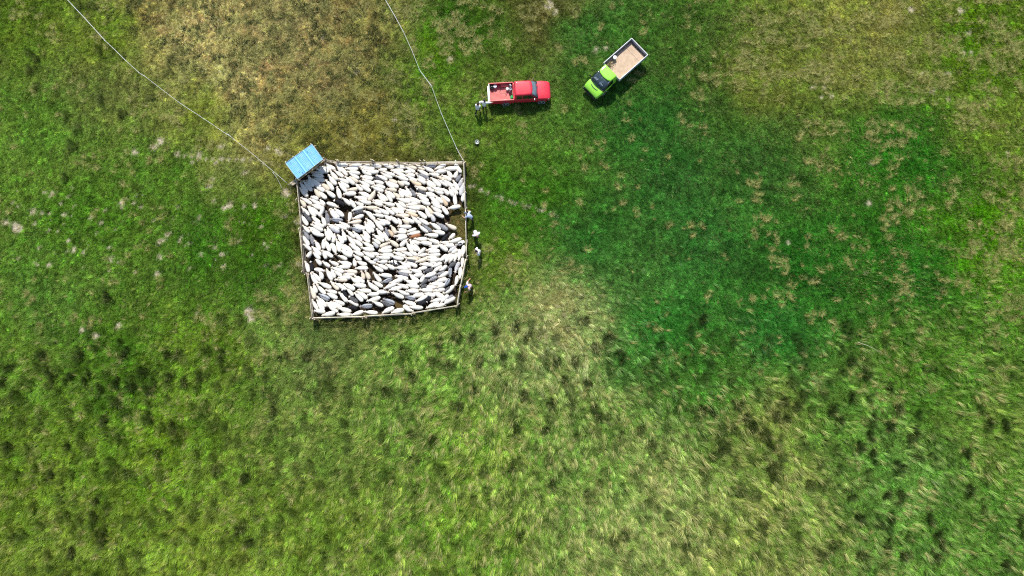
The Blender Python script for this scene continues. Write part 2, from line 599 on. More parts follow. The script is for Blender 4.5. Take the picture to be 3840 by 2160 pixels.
def jitter(step, x0=-54, x1=54, y0=-23.5, y1=38.5):
    a = np.arange(x0, x1, step); c = np.arange(y0, y1, step)
    A, B = np.meshgrid(a, c)
    return (A + U(-.5, .5, A.shape) * step).ravel(), (B + U(-.5, .5, B.shape) * step).ravel()


# how the long grass lies: out from under the drone, drooping away from the sun


def lie(x, y):
    return np.arctan2((y - FAN.y) * 1.0 - 3.0, (x - FAN.x) * 1.0) + 0.9 * (fbm(x, y, 0.5, 61, 2) - 0.5) * 2


# --- turf everywhere
x, y = jitter(0.19)
px, py = to_px(x, y)
pen = in_poly(x, y, PEN)
sp = spot_field(x, y)
drymid = ((px < 1560) & (py < 600) & (px > 480)).astype(float)
keep = ~pen & (U(0, 1, len(x)) > sp * 0.9)
x, y, px, py, sp = x[keep], y[keep], px[keep], py[keep], sp[keep]
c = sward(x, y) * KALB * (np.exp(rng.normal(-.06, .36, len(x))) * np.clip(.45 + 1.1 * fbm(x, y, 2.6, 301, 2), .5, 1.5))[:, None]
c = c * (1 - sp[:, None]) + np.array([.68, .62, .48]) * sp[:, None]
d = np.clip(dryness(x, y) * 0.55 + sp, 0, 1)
sz = U(.75, 1.3, len(x)); tall = sz * np.clip(.55 + 1.2 * fbm(x, y, 2.2, 302, 2) + rng.normal(0, .3, len(x)), .45, 2.2)
put(x, y, U(0, 6.283, len(x)), np.stack([sz, sz, tall], -1), c, d, K_T)

TUS = [(a / 1.3414 + 2560, b2 / 1.3414 + 1080) for a, b2 in [(265,585),(510,570),(570,575),(320,650),(340,690),(520,655),(470,650),(430,740),(440,780),(215,790),(190,810),(435,900),(450,950),(745,620),(790,650),(1045,500),
  (1080,600),(955,655),(1040,690),(1165,715),(1140,760),(940,745),(885,790),(945,840),(1085,900),(920,440),(845,545),(640,990),(1100,1040),(1015,1030),(840,1035),(275,1020),(370,1050),(880,1150),(990,1170),(1050,1150),
  (1235,1170),(1270,1230),(1030,1290),(1110,1340),(1300,1280),(1270,1340),(400,1180),(105,620),(150,620),(205,710),(1525,690),(1610,690),(1695,1180),(1625,1390),(890,1330),(750,1300),(700,1340),(15,1300),(105,165),
  (845,360),(1190,840),(1435,840),(1440,1010)]]
TUS += [(a / 1.3414 + 1280, b2 / 1.3414 + 1080) for a, b2 in [(775,200),(885,185),(935,235),(585,250),(655,240),(495,290),(310,315),(470,365),(545,395),(360,435),(690,370),(805,345),(905,355),(1085,375),(1170,370),(1275,315),
  (1350,240),(1225,160),(1120,450),(1245,470),(675,510),(920,540),(1150,580),(1265,610),(1305,650),(880,710),(1020,710),(1060,590),(1400,340),(1500,700),(1560,800),(860,900),(720,915),(1040,870),(1060,980),(1370,1270),
  (1430,1230),(1240,1030),(590,600),(370,850),(355,720),(460,760),(900,1240),(230,520),(330,540)]]
TUS += [(a / 1.3414, b2 / 1.3414 + 1080) for a, b2 in [(210,340),(265,440),(355,450),(440,450),(510,520),(590,480),(720,410),(845,340),(750,510),(640,330),(900,330),(860,450),(930,470),(1000,440),(1115,340),(60,400),(20,480),
  (75,540),(410,330),(545,40),(1435,335),(1550,340),(590,570),(670,500),(45,800),(520,680),(750,640),(870,700),(350,790),(650,930),(260,950),(490,1060),(1240,960),(1090,920),(1210,1210),(1260,1270),(1380,620),
  (360,1320),(800,830),(520,1230),(480,1140)]]
TXY = np.array([(q.x, q.y) for q in (at(*k) for k in TUS)])


def tus_near(x, y, r):
    m = np.zeros(x.shape, bool)
    for a, b2 in TXY:
        m |= (x - a) ** 2 + (y - b2) ** 2 < r * r
    return m


# --- darker green tufts through the dry enclosure
x, y = jitter(0.34, -42, -6, 6, 38)
px, py = to_px(x, y)
edge = np.clip((px - (300 + py * 1.15)) / 120, 0, 1) * np.clip((1480 + py * .42 - px) / 120, 0, 1) * np.clip((600 - py) / 60, 0, 1)
w = fbm(x, y, 1.15, 131, 3)
keep = (U(0, 1, len(x)) < np.clip((w - .49) * 9, 0, 1) * edge)
x, y = x[keep], y[keep]
c = np.array([.040, .064, .017]) * np.exp(rng.normal(0, .4, len(x)))[:, None]
put(x, y, U(0, 6.283, len(x)), U(1.1, 2.0, len(x)), c, U(0, .2, len(x)), K_T)

# --- what is left on the bleached spots
sx_, sy_, so_ = [], [], []
for a, b2, r, _ in SPOTS:
    for k in range(max(4, int(90 * r * r) + 3)):
        q, w = r * .9 * math.sqrt(U()), U(0, 6.283)
        sx_.append(a + q * math.cos(w)); sy_.append(b2 + q * math.sin(w)); so_.append(U(.7, 1.2))
sx_, sy_ = np.array(sx_), np.array(sy_)
put(sx_, sy_, U(0, 6.283, len(sx_)), U(.35, .65, len(sx_)), np.array([.62, .57, .44]) * np.array(so_)[:, None], np.full(len(sx_), .35), K_T)

# --- long grass in swathes
LONG = np.array([(100,100,.55),(100,600,.5),(500,900,.45),(900,700,.35),(800,200,.4),(1150,300,.25),(1300,500,.15),(300,1400,.8),(900,1400,.9),(500,1900,.9),(1200,1900,1),(1900,1300,1.2),(2150,1200,1.3),
  (1800,1800,1.1),(2500,1800,1.2),(2900,1900,1.1),(3200,1600,.35),(3500,1700,.3),(3750,2000,.5),(3700,1500,.6),(2600,1300,.3),(2400,900,.12),(2100,700,.25),(2700,600,.35),(2900,200,.7),(3300,200,.7),(3600,500,.6),
  (3600,1000,.7),(3100,900,.25),(2300,200,.35),(1700,200,.5),(1850,700,.4),(1000,1050,.5)], float)
_lp = [at(a, b2) for a, b2 in LONG[:, :2]]
LG_XY = np.array([(q.x, q.y) for q in _lp])
x, y = jitter(0.36)
px, py = to_px(x, y)
den = blend(x, y, LG_XY, LONG[:, 2]) * (0.25 + 1.5 * np.clip((fbm(x, y, 0.6, 71, 3) - .3) * 2, 0, 1))
keep = ~in_poly(x, y, PEN) & (U(0, 1, len(x)) < den) & (spot_field(x, y) < .3) & ~tus_near(x, y, .5)
x, y, px, py = x[keep], y[keep], px[keep], py[keep]
c = sward(x, y) * KALB * np.exp(rng.normal(-.02, .3, len(x)))[:, None]
d = np.clip(dryness(x, y) * U(.1, 1.4, len(x)) * .7, 0, 1)
far = 1 / (1 + np.exp((1050 - py) / 120))        # lies in one direction in the lower field, any way above
hd = lie(x, y) * 1.0
hd = np.where(U(0, 1, len(x)) < far * .9 + .1, hd + rng.normal(0, .35, len(x)), U(0, 6.283, len(x)))
s = U(.6, 1.2, len(x)) * (0.62 + 0.5 * far)
put(x, y, hd, s, c, d, K_L)

# --- wisps of long strands, straw coloured where the sward is dry
def wisps(x, y, dscale, s0, s1):
    px, py = to_px(x, y)
    dn = dryness(x, y)
    far = 1 / (1 + np.exp((1050 - py) / 120))
    right = np.clip((px - 2200) / 400, 0, 1)
    hd = np.where(U(0, 1, len(x)) < far, lie(x, y) + rng.normal(0, 1, len(x)) * (.36 + .55 * np.clip((1500 - px) / 400, 0, 1)), np.where(U(0, 1, len(x)) < right * .6, rng.normal(0, .5, len(x)) + np.pi * (U(0, 1, len(x)) < .5), U(0, 6.283, len(x))))
    c = sward(x, y) * KALB * np.array([1.45, 1.10, 1.6]) * U(.6, 1.5, len(x))[:, None]
    dr = np.where(U(0, 1, len(x)) < np.clip(dn * dscale, 0, .9), U(.6, 1.0, len(x)), U(0, .15, len(x)))
    put(x, y, hd, U(s0, s1, len(x)) * (.7 + .75 * far) * (1 - .3 * np.clip((1500 - px) / 400, 0, 1)), c, dr, K_W)


x, y = jitter(0.52)
px, py = to_px(x, y)
far = 1 / (1 + np.exp((1050 - py) / 120))
den = (blend(x, y, LG_XY, LONG[:, 2]) * .55 * far + dryness(x, y) * .75) * np.clip(-.2 + 2.4 * fbm(x, y, .45, 23, 3), .1, 1.5)
left = np.clip((1500 - px) / 400, 0, 1)
keep = ~in_poly(x, y, PEN) & (U(0, 1, len(x)) < den * (1 - .45 * left)) & ~tus_near(x, y, .42)
wisps(x[keep], y[keep], 1.25, .7, 1.2)

# --- dry tufts standing in ragged groups
def dry_tufts(x, y, s0, s1):
    n = len(x)
    c = np.array([.34, .31, .09]) * np.exp(rng.normal(0, .25, n))[:, None]
    s_ = U(s0, s1, n)
    put(x, y, U(0, 6.283, n), np.stack([s_, s_ * U(.55, .9, n), s_ * U(.5, .8, n)], -1), c, U(.55, 1, n), K_U)


x, y = jitter(0.42)
px, py = to_px(x, y)
TUFT = np.array([(2600,100,.5),(2950,200,1),(3250,150,1),(3500,120,.7),(3750,250,.8),(3300,350,.8),(3000,500,.55),(2850,420,.5),(3500,550,.5),(3700,700,.8),(3750,950,1),(3450,950,.7),(3500,1100,.5),(3100,750,.3),(2850,800,.3),
  (2600,800,.2),(2400,600,.03),(2300,900,.04),(2250,300,.15),(2100,150,.5),(1750,150,.7),(1650,350,.6),(1800,480,.35),(2000,500,.15),(2500,300,.3),(1250,250,.5),(900,250,.6),(650,120,.5),(1100,500,.4),(400,200,.25),(200,500,.25),
  (500,800,.2),(900,950,.2),(250,1250,.35),(700,1300,.4),(1100,1200,.5),(1500,1350,.4),(2100,1180,1),(1900,1400,.4),(2500,1300,.1),(2700,1200,.2),(2400,1700,.4),(2000,1900,.3),(1200,1800,.3),(500,1900,.25),(3000,1900,.3),(3500,1800,.15),(2400,1000,.03)], float)
tw = [at(a, b2) for a, b2 in TUFT[:, :2]]
den = blend(x, y, np.array([(q.x, q.y) for q in tw]), TUFT[:, 2])
rows = np.clip((px - 2300) / 500, 0, 1) * np.clip((900 - py) / 400, 0, 1)
w = fbm(x, y, .62, 401, 3) * (1 - .6 * rows) + .6 * rows * fbm(x * .28, (y + .06 * x) * 1.1, 1.0, 402, 3)
keep = ~in_poly(x, y, PEN) & (U(0, 1, len(x)) < np.clip((w - .58 + .15 * den) * 8, 0, 1) * np.clip(den * 1.1, 0, .9))
dry_tufts(x[keep], y[keep], .4, .95)

# --- tussocks: the ones that stand out in the photograph, then more between them
x, y = TXY[:, 0], TXY[:, 1]
DARKG = np.array([0.016, 0.026, 0.005])


def tussocks(x, y, s0, s1, darkness):
    n = len(x)
    for k in range(5):
        xx, yy = x + rng.normal(0, .17, n), y + rng.normal(0, .24, n)
        c = sward(xx, yy) * KALB
        c = c * (1 - darkness) + DARKG * darkness * U(.7, 1.5, n)[:, None]
        put(xx, yy, U(0, 6.283, n), np.stack([U(s0, s1, n), U(s0, s1, n), U(.9, 1.4, n) * s1], -1), c, np.clip(dryness(xx, yy) * .4, 0, .35), K_U)


tussocks(x, y, .5, 1.0, .86)
for k in range(1):
    hd = lie(x, y) + rng.normal(0, .4, len(x))
    wisps(x + np.cos(hd) * .28, y + np.sin(hd) * .28, 2.2, .7, 1.0)
x, y = jitter(1.15)
px, py = to_px(x, y)
want = np.clip((py - 1150) / 250, 0, 1) * np.clip((3500 - px) / 500, .15, 1) * .42 + np.clip((700 - py) / 400, 0, 1) * np.clip((700 - px) / 300, 0, 1) * .12
keep = (U(0, 1, len(x)) < want) & ~in_poly(x, y, PEN)
tussocks(x[keep], y[keep], .5, .85, .6)

# --- thin trampled grass on the open patch at the right of the pen
q = [at(a, b2) for a, b2 in zip(U(1690, 1742, 260), U(775, 900, 260))]
x, y = np.array([k.x for k in q]), np.array([k.y for k in q])
put(x, y, U(0, 6.283, len(x)), U(.5, .9, len(x)), np.tile([.10, .10, .022], (len(x), 1)) * U(.6, 1.4, len(x))[:, None], U(.1, .6, len(x)), K_T)

xyz = np.concatenate(P_xyz); rot = np.concatenate(P_rot); scl = np.concatenate(P_scl)
col = np.clip(np.concatenate(P_col), 0, 1); dry = np.concatenate(P_dry); kin = np.concatenate(P_idx)
gm = bpy.data.meshes.new('grass')
gm.vertices.add(len(xyz))
gm.vertices.foreach_set('co', xyz.ravel())
for nm, ty, key, dat in (('rot', 'FLOAT_VECTOR', 'vector', rot), ('scl', 'FLOAT_VECTOR', 'vector', scl), ('gdry', 'FLOAT', 'value', dry), ('kin', 'INT', 'value', kin.astype(np.int32))):
    a = gm.attributes.new(nm, ty, 'POINT')
    a.data.foreach_set(key, np.ascontiguousarray(dat).ravel())
a = gm.attributes.new('gcol', 'FLOAT_COLOR', 'POINT')
a.data.foreach_set('color', np.concatenate([col, np.ones((len(col), 1))], 1).ravel())
grass = link('grass', gm)
tag(grass, 'rough pasture grass with dry tufts and darker tussocks', None, None, 'stuff')
ng = bpy.data.node_groups.new('grass_growth', 'GeometryNodeTree')
ng.interface.new_socket('Geometry', in_out='INPUT', socket_type='NodeSocketGeometry')
ng.interface.new_socket('Geometry', in_out='OUTPUT', socket_type='NodeSocketGeometry')
gi, go = ng.nodes.new('NodeGroupInput'), ng.nodes.new('NodeGroupOutput')
iop = ng.nodes.new('GeometryNodeInstanceOnPoints')
ci = ng.nodes.new('GeometryNodeCollectionInfo')
ci.inputs['Collection'].default_value = protos
ci.inputs['Separate Children'].default_value = True
ci.inputs['Reset Children'].default_value = True


def named(nm, ty):
    n = ng.nodes.new('GeometryNodeInputNamedAttribute')
    n.data_type = ty
    n.inputs['Name'].default_value = nm
    return n.outputs['Attribute']


ng.links.new(gi.outputs[0], iop.inputs['Points'])
ng.links.new(ci.outputs[0], iop.inputs['Instance'])
iop.inputs['Pick Instance'].default_value = True
ng.links.new(named('kin', 'INT'), iop.inputs['Instance Index'])
ng.links.new(named('rot', 'FLOAT_VECTOR'), iop.inputs['Rotation'])
ng.links.new(named('scl', 'FLOAT_VECTOR'), iop.inputs['Scale'])
ng.links.new(iop.outputs[0], go.inputs[0])
gmod = grass.modifiers.new('grass_growth', 'NODES')
gmod.node_group = ng
print('grass clumps', len(xyz))
# ------------------------------------------------------------ sheep
# where each sheep stands: rump x, rump y, head x, head y in the close-up it was read from, and its fleece
TILES = {
 'a': (1040, 520, """1700 640 1400 600,2030 630 1700 660,2230 640 2000 710,2510 680 2270 620,2340 710 2020 740,1940 725 1640 710,1990 840 1690 790,2440 800 2150 810,2270 880 2030 780 u,2640 750 2450 760,
1540 800 1440 620,1690 880 1480 640,1390 740 1150 600,1300 740 1000 680,1240 800 960 740,1100 830 820 830,1110 910 850 880,1140 1010 870 950,1450 990 1270 790,1420 1110 1210 880,1590 920 1390 780,1720 1070 1490 960,
1860 1100 1610 890,1970 960 1740 850,1940 1050 1750 920 c,2300 960 2000 920,2340 1090 2040 1000,2220 1160 1990 1010,2250 1270 1960 1080,2050 1250 1890 1090,1720 1180 1490 1000,1670 1280 1470 1050,1930 1210 1710 1240 c,
1350 1240 1180 980,1250 1240 1060 1060 c,1050 1150 770 930,1140 1260 910 1150,870 1150 740 880,800 1170 710 990,830 1250 640 1030,720 1280 530 1040,730 1400 510 1150,1030 1410 890 1200 c,1180 1440 1000 1290,
1390 1410 1170 1250,1520 1440 1440 1160,1890 1320 1570 1320,2230 1410 1980 1280,2560 1270 2290 1170,2215 1490 2390 1240 c,2600 1190 2340 1120,2560 1090 2330 1010"""),
 'b': (1400, 580, """490 310 230 240,350 350 130 370,760 310 510 260,720 390 420 390,930 410 720 420,520 500 260 420,780 520 510 420,1040 340 730 230 c,1000 430 790 290,1230 360 1000 240 c,1450 410 1200 280,1510 270 1280 270 g,
1740 240 1490 350,2010 330 1700 330,2120 430 1950 210 u,1760 380 1480 430,1900 560 1780 370,1960 560 2020 420,2010 640 2110 490 g,2070 770 2150 570 l,2100 970 2180 690 l,2150 1130 2200 900,1330 500 1080 370,
1340 580 1090 460 g,1250 630 1020 440,1590 490 1360 470,1880 620 1660 490,1800 590 1540 550 c,1050 640 810 520,1000 510 800 480,840 610 530 520,450 560 190 460,330 610 90 490,200 610 0 540 d,570 690 390 600 c,260 690 10 640,
740 740 600 660 c,870 720 660 640,1260 690 1050 570,1150 740 880 630 b2,1500 770 1290 610,1620 760 1390 530,1410 770 1280 660,1930 770 1660 620,1800 750 1570 600,2060 850 1930 630,510 800 270 650,600 780 350 660,320 840 20 740,
560 870 330 820 c,260 890 10 790,850 1020 630 790,920 1000 770 790,1020 1000 900 830 g,1270 950 1050 850 d,1280 850 1020 770 c,1290 1010 1030 920,1460 880 1290 790,1690 860 1400 800,1490 1000 1220 910,1690 930 1490 900,
1820 960 1690 820,1930 1000 1820 820,2030 950 1850 750,640 1050 490 920 c,720 1040 620 870,510 1040 290 860,450 1140 310 930,340 1100 130 920,290 1130 100 990,1840 1130 1630 970,1780 1230 1650 1010 b2,1990 1220 1950 970 u,
2100 1240 1790 1290,1590 1200 1360 1010,1680 1160 1490 1010,1330 1120 1070 1010,1130 1160 880 1030,1040 1130 760 1050,880 1150 560 1060,750 1340 490 1110,780 1270 610 1130,230 1170 0 1090,220 1220 0 1160,510 1220 250 1170,
1060 1190 800 1210,1370 1200 1140 1120,1260 1290 940 1220 c,1120 1300 810 1270,1630 1290 1400 1160,1640 1390 1400 1270,1800 1440 1640 1210,370 1440 120 1300,500 1440 260 1250,200 1400 0 1350,600 1420 440 1290,730 1420 450 1270,
1030 1390 750 1330,1370 1508 1250 1270,1430 1438 1290 1250 c,1700 1508 1450 1388"""),
 'd': (1400, 780, """250 200 0 150,430 290 260 170,590 370 420 200,400 380 90 260,290 400 40 320,660 410 620 270,870 180 550 180 c,1070 200 800 110 b2,980 350 690 220,860 370 710 280 c,1150 380 900 200,1280 240 1050 60,1330 400 1060 230,
1470 320 1410 160 l,1620 520 1350 330,1790 530 1540 360 g,1400 560 1180 420 g,1320 580 1090 430,2000 500 1750 400 c,1720 620 1440 550,1560 670 1210 630,910 450 610 450,790 560 600 500,1030 500 810 590,1120 580 830 640,
790 590 560 580,1130 650 880 710 b,1300 740 990 760,1580 840 1320 750,780 660 510 690,810 690 560 760,1660 790 1840 600 k,1960 620 1830 760,2120 740 1830 840,2200 815 1980 880 s,1920 850 1600 830,1950 910 1720 910,1790 1030 1560 860,
1990 940 1820 1060 l,1410 870 1110 820,1580 930 1370 930,1110 860 890 780,650 920 820 750,600 930 380 770 c,160 940 395 840 c,340 800 260 570,250 740 60 480,250 800 0 650,160 870 0 750,110 950 0 820 l,230 530 30 320,370 680 280 480 g,
540 620 440 420 c,470 680 390 540 b2,940 1060 790 830,1030 1040 870 780,1110 1040 980 870,800 990 480 1030,430 940 140 1020,450 1030 110 1070,950 1160 700 1050,770 1170 500 1080,1060 1150 890 1060,1250 970 1070 1130,1540 960 1290 1030,
1600 1040 1330 1070,1300 1110 1090 1170,1610 1120 1310 1150,1520 1190 1270 1180,480 1140 170 1130,400 1210 70 1190,140 1130 -60 1090,730 1220 400 1180,1070 1250 760 1220 c,1030 1290 800 1250 d,1130 1220 1010 1180 c,1300 1220 1040 1310 c,
1620 1240 1230 1290,10 1290 150 1220 l,340 1290 120 1320,640 1340 370 1280 s,890 1440 650 1300,1050 1410 750 1260,1430 1380 1110 1340,1510 1340 1380 1280,1650 1330 1410 1430,1780 1130 1590 1300,1860 1110 1740 1340,2030 1000 1880 1110,
2080 1000 2080 1270,2190 910 2150 1170,2010 1090 1960 1290,1930 1120 1850 1330,1990 1310 1810 1440 d,2160 1200 2140 1430,60 1330 -100 1300"""),
 'f': (1400, 980, """230 240 0 120,340 180 90 70,510 180 310 80,830 170 530 140,1290 150 1050 190,1160 270 890 200,930 260 610 220,830 340 560 250 g,1430 190 1210 250 d,1650 110 1420 260,1770 100 1620 240,1720 260 1530 330 g,
1090 510 870 310,1190 320 950 350,1500 280 1220 380,1140 500 1240 330,1540 370 1340 470 g,1310 430 1140 580 d,1800 260 1590 400,1860 160 1840 380 p,2070 20 1960 270 l,2110 150 2090 410,2030 350 1990 590,1770 430 1500 480,1830 420 1720 620 p,
830 420 530 350,700 430 400 530,440 360 100 310,450 410 200 520 p,180 490 10 280,540 540 210 670,220 610 0 490,1050 550 730 460,840 640 580 550,680 620 360 700,1100 620 790 570,1670 540 1300 550,1510 620 1230 620,1740 550 1540 640,
1300 580 1140 640 d,1870 630 1690 760 d,1940 590 1740 790 u,1430 700 1100 690,1720 680 1450 690,1090 720 770 700,860 800 590 720,90 740 370 735,730 880 460 760,1210 790 910 840,1010 900 780 850 p,1490 830 1240 770,1690 870 1450 740,
1300 830 1030 990,1810 820 1610 1000,1920 820 1770 960 g,1090 1020 1310 985 k,1240 940 1370 905 k,1650 910 1400 970,1970 880 1700 1000 u,1020 1050 710 960,1570 1000 1260 1140,1700 1030 1500 1110,730 1070 950 1230,1190 1120 870 1110,
230 1080 0 980,410 1080 190 960 d,510 1020 230 920 p,490 1120 180 1250,730 1170 370 1240,160 870 -140 960"""),
 'e': (1120, 980, """240 260 180 0,320 230 300 0 k,380 190 630 220,560 430 540 270 u,440 540 290 280,520 480 340 270,800 450 670 190,870 400 780 170,1080 260 800 130,1040 350 860 250,750 130 580 10,540 80 470 0,960 90 750 10,1240 120 920 140,
1270 80 970 10,1360 120 1340 -40,1640 80 1400 20,1670 170 1250 150,1410 260 1110 220 c,1350 310 1090 300,1570 440 1540 240 c,1710 430 1620 240 c,1260 390 910 390,1170 450 880 430 c,1470 530 1250 400,1580 510 1350 350,2030 240 1690 110,
1860 60 1650 0,1920 690 1660 540 u,1620 600 1300 560,1350 680 1080 520,1140 680 880 510,960 680 770 480 c,780 640 500 520,390 900 300 580 c,430 760 350 550,640 790 430 580,920 760 660 700,930 890 690 780,740 920 480 800 p,1170 860 1040 700 k,
1160 970 980 730,1310 830 1170 650,1420 1000 1220 850 d,1540 960 1350 740,1650 900 1400 700,1740 720 1450 690,1930 790 1650 800,1960 870 1630 960,450 1160 320 940,600 1180 440 930,660 1090 460 860,910 1130 660 980,1030 1110 750 950,
1100 1040 860 950,940 1220 700 1080,1260 1210 950 1130,1430 1070 1210 930 u,1770 1070 1480 1090 p,1400 1140 1190 1090 k,630 1220 370 1180,870 1240 510 1320,1250 1280 940 1300,1560 1210 1290 1300,1900 1250 1600 1220"""),
 'c': (1100, 740, """1230 170 980 50 k,290 230 180 50 c,440 160 200 0,650 180 400 20,600 50 430 -30,750 190 640 70,720 270 450 180,810 130 1180 250,630 460 790 140,600 410 340 180,530 460 340 240,370 440 200 240,430 580 200 330 d,340 670 190 430,640 620 440 470,
770 690 700 450,840 630 800 350 g,1040 510 870 290,1100 490 920 260,1210 460 1010 280,1190 560 890 530 p,1370 360 1360 590,1700 230 1380 320,1690 330 1450 390 d,1690 430 1440 520,1640 570 1320 630 c,1730 760 1430 660,1360 730 1130 610,
1290 760 1010 650,1110 770 850 660,1110 840 850 710 l,950 970 800 710,880 1040 760 780,730 710 480 610,710 800 440 660,630 860 380 710,390 850 240 690,380 1020 250 810 g,730 920 430 860 u,490 1140 420 910 g,370 1160 220 900,
430 1280 260 1130,330 1440 450 1300,660 1390 450 1190,640 1290 540 1040,730 1240 740 990 u,880 1300 780 1040,920 1110 1070 1420,960 1090 1010 880,1200 1110 1080 890,1260 1050 1190 800,1490 970 1300 810,1480 1160 1310 910,1650 1060 1450 830,
1630 810 1390 740 p,1840 1000 1660 790,1850 870 1700 570,1930 840 1790 620,1960 740 1750 470,1960 540 1760 310 u,2130 380 1830 310,2030 260 1720 240 c,1690 190 1500 120,1880 140 1600 100,1490 240 1370 50,1380 180 1200 10,1780 40 1430 -20,
1840 1080 1640 920,1660 1180 1450 1000,1930 1220 1680 1090,1950 1270 1630 1240,1610 1290 1340 1120,1420 1370 1230 1110,1260 1300 1090 1060,1120 1310 1050 1030,1410 1420 1150 1290,1690 1400 1450 1300,1950 1440 1640 1310,950 1440 690 1270,
640 1489 480 1330,790 1480 720 1310,1290 1500 1100 1400,1640 1520 1450 1410,1850 1520 1700 1440"""),
}
FLOCK = []
BACK = 0.60
for t, (ox, oy, s) in TILES.items():
    for e in s.replace('\n', '').split(','):
        w = e.split()
        r = at(ox + float(w[0]) / 6.44, oy + float(w[1]) / 6.44, BACK)
        h = at(ox + float(w[2]) / 6.44, oy + float(w[3]) / 6.44, BACK)
        fl = w[4] if len(w) > 4 else 'w'
        cx, cy = (r.x + h.x) / 2, (r.y + h.y) / 2
        hd = math.atan2(h.y - r.y, h.x - r.x)
        L = math.hypot(h.x - r.x, h.y - r.y)
        dup = False
        for f in FLOCK:
            dd = math.hypot(f['x'] - cx, f['y'] - cy)
            da = abs((f['hd'] - hd + math.pi) % (2 * math.pi) - math.pi)
            # the same animal read twice off overlapping close-ups
            if f['t'] != t and (dd < 0.17 or (dd < 0.30 and da < 0.45 and abs((cx - f['x']) * math.sin(hd) - (cy - f['y']) * math.cos(hd)) < 0.15)):
                dup = True
                break
        if not dup:
            FLOCK.append(dict(x=cx, y=cy, rx=r.x, ry=r.y, hd=hd, L=L, fl=fl, t=t))
print('sheep', len(FLOCK))


def sheep_mesh(name, bend, head_dz, fat):
    """one continuous animal: body, neck, head with ears, legs and tail; +x is forwards, nose at x=1.30"""
    T = [(0.0, .05, .60, .06), (.025, .115, .575, .12), (.09, .165, .56, .165), (.22, .195, .545, .20), (.38, .205, .53, .215), (.54, .19, .54, .205),
         (.65, .155, .565, .185), (.73, .105, .615, .135), (.80, .078, .665, .10), (.85, .074, .695, .088), (.89, .076, .70, .085), (.94, .058, .665, .068), (.985, .040, .625, .048), (1.0, .022, .612, .028)]
    n = 12
    bm = bmesh.new()
    rings = []
    for (t, w, zc, h) in T:
        x = t * 1.26
        b_ = max(0, t - .35) / .65
        yb = bend * b_ ** 2 * .55
        xb = x - abs(bend) * b_ ** 2 * .22
        ang = math.atan(bend * 2 * b_ * .55 / .82)
        zz = zc + head_dz * max(0, (t - .66) / .34)
        ww = w * (fat if t < .68 else 1)
        ring = []
        for k in range(n):
            a = 2 * math.pi * k / n
            yy = math.cos(a) * ww * (1.0 if math.sin(a) > -.2 else .93)
            zo = math.sin(a) * h
            # a slightly flat back
            if math.sin(a) > .6 and t < .7: zo *= .95
            ring.append(bm.verts.new((xb - math.sin(ang) * yy, yb + math.cos(ang) * yy, zz + zo)))
        rings.append(ring)
    fm = {}
    for i in range(len(rings) - 1):
        for k in range(n):
            f = bm.faces.new((rings[i][k], rings[i][(k + 1) % n], rings[i + 1][(k + 1) % n], rings[i + 1][k]))
            fm[(i, k)] = f
            f.material_index = 0 if T[i][0] < .80 else 1
    c0 = bm.faces.new(list(reversed(rings[0])))
    c1 = bm.faces.new(rings[-1]); c1.material_index = 1
    bm.normal_update()

    def pull(face, steps, mi):
        """grow a limb out of a face: steps = (offset, size)"""
        f = face
        for off, sz in steps:
            r = bmesh.ops.extrude_discrete_faces(bm, faces=[f])
            f = r['faces'][0]
            c = f.calc_center_median()
            for v in f.verts:
                v.co = c + (v.co - c) * sz + Vector(off)
            for e in f.edges:
                for g in e.link_faces:
                    g.material_index = mi
        return f
    # legs, out of the belly
    for i, k in ((2, 7), (2, 10), (5, 7), (5, 10)):
        f = fm[(i, k)]
        zc = f.calc_center_median().z
        pull(f, [((0.01, 0, -.06), .55), ((-.015 if i == 2 else .0, 0, -(zc - .30)), .62), ((.0, 0, -.22), .9), ((.02, 0, -.055), 1.25)], 1)
    # ears, out of the poll
    for k in (0, 5):
        f = fm[(9, k)]
        s = 1 if k == 0 else -1
        ang = math.atan(bend * 2 * .8 * .55 / .82)
        pull(f, [((-.02 - math.sin(ang) * .05 * s, s * .05 * math.cos(ang), .0), .8), ((-.025 - math.sin(ang) * .06 * s, s * .06 * math.cos(ang), -.02), .35)], 1)
    # tail
    pull(c0, [((-.02, 0, -.02), .55), ((-.02, 0, -.10), .8), ((.0, 0, -.12), .6)], 0)
    me = bpy.data.meshes.new(name)
    bmesh.ops.recalc_face_normals(bm, faces=bm.faces)
    # uneven fleece
    for v in bm.verts:
        if v.co.z > .36 and v.co.x < .95:
            q = math.sin(v.co.x * 23 + bend * 9) * math.cos(v.co.y * 31 + v.co.z * 17)
            v.co += v.normal * .007 * q
    bm.to_mesh(me)
    bm.free()
    me.polygons.foreach_set('use_smooth', [True] * len(me.polygons))
    return me


